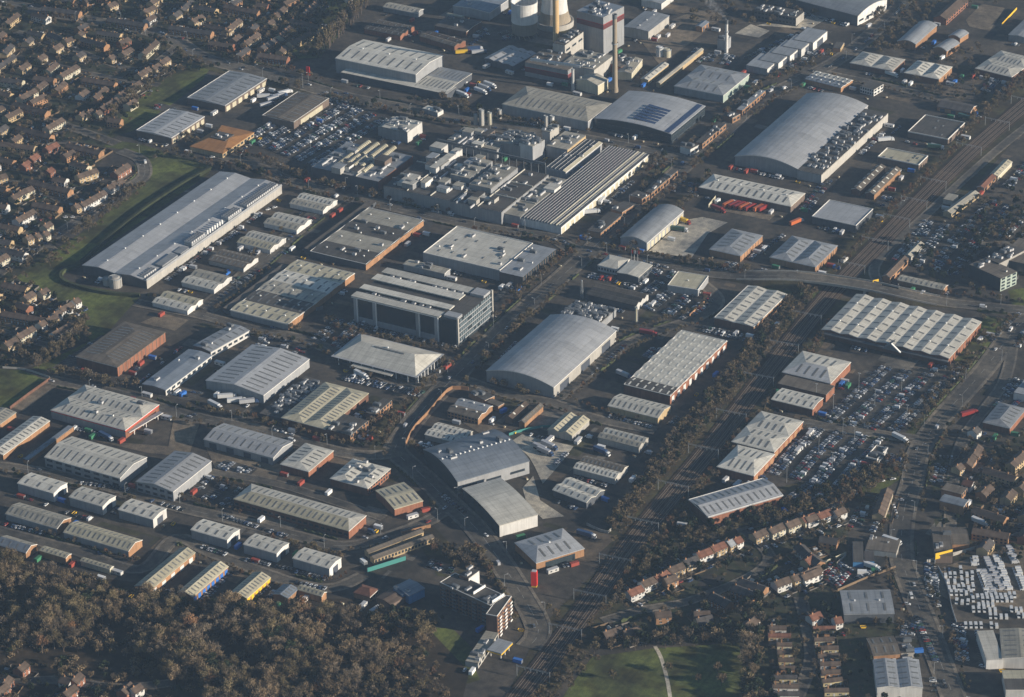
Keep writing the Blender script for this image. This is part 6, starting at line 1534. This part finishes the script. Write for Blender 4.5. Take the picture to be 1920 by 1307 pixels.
for k, (li_, H, Rr, nq, ql, qw, tall) in enumerate([(0, 10, 4.4, 760, 1.1, .16, 0), (0, 10, 3.6, 620, 1.1, .16, 0), (1, 10, 4.2, 760, 1.0, .18, 0), (1, 10, 4.8, 820, 1.1, .16, 0), (2, 10, 4.0, 700, .8, .26, 0), (3, 10, 3.8, 900, .9, .45, 0), (4, 10, 4.4, 640, 1.2, .14, 0), (4, 10, 3.9, 560, 1.2, .14, 0), (1, 14, 2.2, 620, 1.3, .16, 1), (3, 10, 3.2, 800, .8, .45, 0), (4, 14, 2.2, 620, 1.3, .18, 1)]):
    cm_, cl = crown_mesh(100+k, LEAF[li_], H, Rr, int(nq*1.7), ql*.85, qw*.62, tall); tm = trunk_mesh(cl, H, Rr)
    c2_, _ = crown_mesh(200+k, LEAF[li_], H, Rr, int(nq*.5), ql*1.5, qw*2.1, tall); TP.append((cm_, tm, c2_))
TKIND = ['brown', 'brown', 'olive', 'olive', 'russet', 'dark evergreen', 'grey', 'grey', 'tall narrow', 'dark evergreen', 'tall grey']
TREES = []
def tree(x, y, s, k, where, chk=True):
    if chk and (blocked(x, y, 1.0) or inroad(np.array([x, y]), None, -0.2)): return
    sx, sy = proj((x, y, 5*s))
    if -25 < sx < 1945 and -20 < sy < 1350: TREES.append((x, y, s, k, random.uniform(0, 6.28), where))
def inpoly(x, y, pg):
    c = False; j = len(pg)-1
    for i in range(len(pg)):
        if (pg[i][1] > y) != (pg[j][1] > y) and x < (pg[j][0]-pg[i][0])*(y-pg[i][1])/(pg[j][1]-pg[i][1])+pg[i][0]: c = not c
        j = i
    return c
from mathutils import noise as MN
def wood(s, sp, smin, smax, kinds, where, t='F', clear=None):
    pg = [tuple(P(t, *p)[:2]) for p in pl(s)]; x0, x1 = min(p[0] for p in pg), max(p[0] for p in pg); y0, y1 = min(p[1] for p in pg), max(p[1] for p in pg)
    y = y0; j = 0
    while y < y1:
        x = x0+(sp/2 if j % 2 else 0); j += 1
        while x < x1:
            a, b = x+random.uniform(-.42, .42)*sp, y+random.uniform(-.42, .42)*sp
            x += sp
            if inpoly(a, b, pg):
                if clear:
                    nz = MN.noise(Vector((a*.022, b*.022, 3.1))); n2 = MN.noise(Vector((a*.035, b*.035, 9.7)))
                    if n2 < -.38: continue
                    sz = smin+(smax-smin)*min(1, max(0, .5+nz*1.1+random.uniform(-.3, .3))); grp_ = [[0, 0, 7, 6, 2], [0, 1, 6, 7, 3, 4], [2, 3, 6, 0, 1], [3, 2, 5, 0, 6]][min(3, max(0, int((n2+.45)*4.4)))]
                    tree(a, b, sz, random.choice(grp_), where)
                else: tree(a, b, random.uniform(smin, smax), random.choice(kinds), where)
        y += sp*.87
def belt(s, wd, sp, smin, smax, kinds, where, t='F', off=0):
    pa = smooth([P(t, *p)[:2] for p in pl(s)], 2); acc = 0
    for i in range(1, len(pa)):
        d = pa[i]-pa[i-1]; acc += np.hypot(*d)
        while acc > sp:
            acc -= sp; n_ = np.array([-d[1], d[0]])/np.hypot(*d); q = pa[i]+n_*(off+random.uniform(-wd, wd)/2)
            tree(q[0], q[1], random.uniform(smin, smax), random.choice(kinds), where)
BR = [0, 1, 2, 3, 6, 7]
wood('-60,1062 60,1080 140,1094 230,1120 430,1150 560,1154 700,1162 790,1185 830,1250 800,1290 420,1340 330,1300 290,1240 -60,1222', 7.4, .65, 1.75, [0, 0, 1, 2, 3, 2, 0, 6, 7, 5, 1, 2, 6, 0, 3, 4, 5], 'in the woodland', clear=True)
wood('690,1146 830,1165 820,1205 700,1190', 6, .5, .9, [3, 9, 5, 2], 'at the corner of the woodland')
wood('400,1290 850,1290 850,1345 400,1345', 7, .5, .9, BR, 'at the bottom edge of the woodland')
wood('835,1030 905,1040 930,1075 880,1080 850,1070 800,1030', 7, .7, 1.0, BR+[4], 'on the bank above the apartments')
wood('975,1340 1040,1240 1105,1140 1115,1160 1110,1240 1040,1340', 6, .4, .75, BR, 'on the bank between the tracks and the park')
wood('1110,1200 1400,1170 1400,1215 1225,1218 1110,1235', 7, .6, 1.05, [0, 2, 5, 9, 6], 'along the top of the park')
wood('1385,1100 1425,1100 1430,1340 1395,1340', 6, .8, 1.25, [0, 2, 6, 5], 'along the right side of the park')
wood('1180,1060 1290,985 1420,960 1590,900 1640,880 1660,905 1580,950 1420,990 1290,1030 1200,1095', 5.5, .45, .8, [2, 3, 1, 9, 0, 5], 'on the bank behind the retail park')
wood('1140,985 1240,850 1340,725 1430,620 1500,545 1545,552 1470,640 1380,740 1290,850 1200,960 1165,1010', 3.9, .35, .85, [0, 1, 2, 3, 6, 0, 5], 'on the left bank of the railway')
wood('1560,515 1640,420 1740,325 1800,270 1830,262 1760,330 1660,430 1580,520', 4.2, .35, .75, [0, 1, 6, 4], 'on the upper left bank of the railway')
wood('1790,250 1860,190 1930,130 1930,160 1860,215 1810,262', 5, .4, .8, BR+[4], 'by the railway near the top right')
belt('1560,600 1500,690 1450,750 1370,850 1290,950 1200,1060 1130,1150', 9, 2.6, .3, .75, [0, 2, 4, 6], 'in the shade right of the railway')
wood('1850,588 1905,605 1880,650 1800,745 1745,805 1700,835 1690,800 1740,740 1800,670', 9, .4, .8, BR, 'on the grass strip right of the retail park')
wood('1640,870 1700,850 1700,890 1640,930 1580,950 1560,930', 6, .5, .8, [0, 2, 4, 6, 4], 'round the small restaurant')
belt('600,112 625,77 660,42 700,-10', 6, 2.8, 1.1, 1.5, [8, 8, 8, 10], 'in the tall poplar row')
wood('470,0 620,-10 600,110 540,120 500,80', 12, .5, 1.0, BR, 'behind the poplar row')
for s in ('200,235 260,180 330,135', '262,350 235,385 170,430 100,500', '170,600 110,660 60,690', '90,700 170,712 250,735', '130,640 60,690', '310,250 360,270 420,292'): belt(s, 12, 3.4, .4, 1.0, BR, 'along the estate green')
wood('55,600 150,570 175,640 100,690 20,690', 12, .45, .8, BR, 'beside the brown hipped warehouse')
wood('690,790 740,770 745,800 730,850 690,840 660,830', 7, .5, .8, BR+[4], 'at the bend of the trading road')
belt('740,790 790,740 860,680 900,630', 10, 6, .4, .7, BR, 'along the verge of the trading road')
for s in ('520,790 600,820 650,835', '390,575 480,600 560,622', '640,640 760,665 850,690', '600,600 700,640 860,660', '440,780 520,800', '870,715 960,735 1030,750', '540,950 640,985', '400,905 470,925', '480,1010 560,1035 640,1050'):
    belt(s, 7, 3.6, .35, .8, BR+[4], 'in the verge of the lower estate')
for s in ('850,390 940,405 1020,430', '560,350 640,360 720,375', '1240,490 1300,500 1400,515', '960,570 1000,530 1080,470', '890,700 940,640 1000,590', '1340,330 1250,420 1180,480', '1180,445 1230,390', '1400,210 1350,260 1300,320', '1330,250 1420,170 1500,130', '800,175 860,200 940,230', '540,145 640,185 760,210', '420,110 520,150 560,170', '280,300 340,295 420,318 560,340', '440,285 540,325 590,335', '1200,340 1240,300'):
    belt(s, 9, 3.4, .35, .9, BR+[4, 9], 'in the verge of the upper estate')
wood('1300,60 1900,10 1900,-20 1300,-20', 16, .5, 1.0, BR, 'near the top edge')
wood('1640,30 1760,10 1700,100 1640,110', 9, .5, .9, BR, 'between the large grey shed and the curved halls')
wood('1740,100 1840,90 1860,180 1760,190 1700,150', 11, .4, .8, BR+[5], 'around the curved halls')
wood('1900,400 1930,380 1930,520 1860,545 1780,470', 9, .5, .8, [0, 5, 9, 2], 'around the green glass office')
wood('1690,440 1760,470 1800,500 1860,560 1720,540', 10, .4, .8, [0, 5, 9, 2, 4], 'left of the green glass office')
wood('1790,400 1850,360 1920,340 1920,420 1800,470 1770,450', 10, .4, .8, [0, 5, 9, 2], 'in the shaded car parks at the right')
wood('1780,680 1920,640 1920,560 1860,600', 14, .4, .7, [0, 5, 2], 'by the right edge road')
wood('1810,820 1930,800 1930,1000 1850,1000', 11, .35, .7, [0, 5, 9, 2], 'in the gardens at the right edge')
wood('1220,960 1140,1030 1190,1040 1280,960', 6, .3, .6, BR, 'by the gas tank')
wood('1300,880 1390,760 1460,690 1480,700 1400,800 1330,900', 9, .2, .45, BR, 'behind the retail row')
for h_, sp in zip(HOUSING, (9.5, 9.5, 10, 10, 9, 9.5)): wood(' '.join(f'{a},{b}' for a, b in h_), sp, .25, .75, [0, 1, 2, 5, 9, 6], 'in the gardens')
wood('1060,1240 1220,1230 1380,1240 1400,1310 1080,1310', 26, .6, .9, BR, 'on the park lawn')
wood('180,340 260,360 180,420', 10, .4, .7, BR, 'on the estate green')
wood('1000,210 1060,200 1160,300 1300,330 1290,360 1150,290', 14, .3, .6, BR, 'by the factory roads')
for nm, lo_, hi_ in (('trading_road', .35, .75), ('upper_cross_road', .3, .7), ('main_road', .35, .8), ('avenue', .3, .5), ('lower_cross_road', .3, .6), ('units_road', .25, .5), ('high_street', .3, .6), ('retail_access_road', .3, .5), ('service_road', .3, .5), ('warehouse_road', .3, .6), ('front_road', .35, .7), ('depot_road', .3, .6), ('wood_road', .3, .5)):
    pa, wd = RNP[nm]; ph_ = random.random()*9
    for i in range(3, len(pa)-3, 3):
        for sd in (-1, 1):
            if math.sin(i*.045+ph_+sd*2)+.5*math.sin(i*.013+ph_) < -.1: continue
            d_ = pa[i+2]-pa[i-2]; n_ = np.array([-d_[1], d_[0]])/np.hypot(*d_); q_ = pa[i]+n_*sd*(wd/2+3.2+random.random()*4.5)
            if nm == 'upper_cross_road' and roadz(nm, pa[i]) > 1: continue
            tree(q_[0], q_[1], random.uniform(lo_, hi_), random.choice(BR+[4, 9]), 'beside the '+RW.get(nm, nm.replace('_', ' ')))
hc = {}
for nm in ('trading_road', 'upper_cross_road', 'main_road', 'avenue', 'lower_cross_road', 'units_road', 'high_street', 'retail_access_road', 'service_road', 'warehouse_road', 'front_road', 'residential_road', 'wood_road', 'cottage_road', 'link_road', 'depot_road'):
    pa, wd = RNP[nm]; i = 6
    while i < len(pa)-24:
        n_ = random.randrange(8, 22); sd = random.choice((-1, 1)); mb = MB(); hh = random.uniform(1.2, 2.4); tw = random.uniform(.8, 1.6); ok = True
        seg = pa[i:i+n_]
        for j in range(len(seg)-1):
            d_ = seg[j+1]-seg[j]; q_ = np.array([-d_[1], d_[0]])/np.hypot(*d_)
            if nm == 'upper_cross_road' and roadz(nm, seg[j]) > .2: ok = False; break
            a, b = seg[j]+q_*sd*(wd/2+3.6-tw/2), seg[j+1]+q_*sd*(wd/2+3.6-tw/2); c, e = seg[j+1]+q_*sd*(wd/2+3.6+tw/2), seg[j]+q_*sd*(wd/2+3.6+tw/2)
            if blocked(a[0], a[1], 1) or inroad(c, None, .4) or inroad(a, None, .4): ok = False; break
            h0, h1 = hh*(.85+.3*math.sin(j*1.9+i)), hh*(.85+.3*math.sin((j+1)*1.9+i)); t0 = .25
            mb.add([(*a, 0), (*b, 0), (*c, 0), (*e, 0), (*(a+(e-a)*t0), h0), (*(b+(c-b)*t0), h1), (*(c+(b-c)*t0), h1), (*(e+(a-e)*t0), h0)], [(0,1,5,4),(2,3,7,6),(4,5,6,7),(1,2,6,5),(3,0,4,7)], MATS['hedge leaf'])
        if ok and mb.f:
            sx, sy = proj((*seg[0], 0))
            if 0 < sx < 1920 and 0 < sy < 1307:
                hc[nm] = hc.get(nm, 0)+1; tag(mb.build('hedge'), f"dark clipped hedge, {ordw(hc[nm])} along the {RW.get(nm, nm.replace('_', ' '))}", 'hedge', 'hedges along the roads')
        i += n_+random.randrange(2, 16)
def tk(v_): return v_[2]/math.sqrt(dist((0, 0, v_[0], v_[1])))
TREES.sort(key=tk, reverse=True); TREES = [t_ for t_ in TREES]
print('trees', len(TREES))
cnt = {}
gr = {}
for t_ in TREES[:300]: gr.setdefault(t_[5], []).append(t_)
for where, ts in gr.items():
    rows = {}
    ts.sort(key=lambda q: -proj((q[0], q[1], 0))[1])
    per = max(1, int(math.ceil(math.sqrt(len(ts)*2.2))))
    for r_i in range(0, len(ts), per):
        seg = sorted(ts[r_i:r_i+per], key=lambda q: proj((q[0], q[1], 0))[0])
        for c_i, (x, y, s, k, a, _) in enumerate(seg):
            o = link('tree', None, None, (x, y, 0), a); o.scale = (s, s, s*random.uniform(.9, 1.1))
            tag(o, f"{TKIND[k]} tree, {ordw(c_i+1)} from left in the {ordw(r_i//per+1)} row {where.replace('along the right side of', 'right of').replace('along the top of', 'above')}", 'tree', f"trees {where}")
            link('crown', TP[k][0], o); link('trunk', TP[k][1], o)
ims = {}
for k in range(len(TP)): ims[k] = TP[k][2]; ims['t', k] = TP[k][1]
merge('smaller_trees', [(k, x, y, 0, a, s) for (x, y, s, k, a, _) in TREES[300:]], ims, 'smaller bare trees and scrub spread over the estate, banks and gardens', 'trees')
merge('tree_stems', [(('t', k), x, y, 0, a, s) for (x, y, s, k, a, _) in TREES[300:900]], ims, 'thin trunks and limbs of the smaller trees', 'tree stems')
# undergrowth in the wood
ug, _ = crown_mesh(999, LEAF[0], 3, 4.5, 260, 1.2, .35); ug2, _ = crown_mesh(998, LEAF[3], 2.6, 3.5, 220, 1.0, .5); ui = []
pg = [tuple(W(*p)[:2]) for p in pl('-60,1065 200,1090 430,1120 700,1135 820,1165 850,1290 420,1345 -60,1310')]
for _ in range(520):
    x, y = random.uniform(min(p[0] for p in pg), max(p[0] for p in pg)), random.uniform(min(p[1] for p in pg), max(p[1] for p in pg))
    if inpoly(x, y, pg) and not blocked(x, y, 2): ui.append((random.choice((0, 0, 1)), x, y, -1.2, random.uniform(0, 6), random.uniform(.7, 1.2)))
for h_ in HOUSING:
    pg = [tuple(W(*p)[:2]) for p in h_]
    for _ in range(420):
        x, y = random.uniform(min(p[0] for p in pg), max(p[0] for p in pg)), random.uniform(min(p[1] for p in pg), max(p[1] for p in pg))
        if inpoly(x, y, pg) and not blocked(x, y, 1) and not inroad(np.array([x, y]), None, .5): ui.append((random.choice((0, 1)), x, y, -1.0, random.uniform(0, 6), random.uniform(.25, .55)))
merge('undergrowth', ui, {0: ug, 1: ug2}, 'low brown and green undergrowth in the wood and gardens', 'undergrowth')
# park path
pa = smooth([W(*p)[:2] for p in pl('1228,1212 1240,1235 1252,1280 1262,1345')], 3); strip('park_path', pa, -1.2, 1.2, .16, G_CONC)
# ---------------------------------------------------------------- haze
if HAZE > 0:
    hm = bpy.data.materials.new('haze'); hm.use_nodes = True; n_ = hm.node_tree.nodes; n_.remove(n_['Principled BSDF'])
    pv = n_.new('ShaderNodeVolumePrincipled'); pv.inputs['Color'].default_value = (.48, .70, 1, 1); pv.inputs['Density'].default_value = HAZE; pv.inputs['Anisotropy'].default_value = .2
    hm.node_tree.links.new(pv.outputs[0], n_['Material Output'].inputs['Volume'])
    hz = MB().box(-2650, -2650, -1.0, 2650, 2650, CH+10, hm, True).build('haze'); hz['kind'] = 'stuff'; hz['label'] = 'thin bluish winter haze over the whole estate'; hz['category'] = 'haze'
print('objects', len(bpy.data.objects), 'houses', hcount)
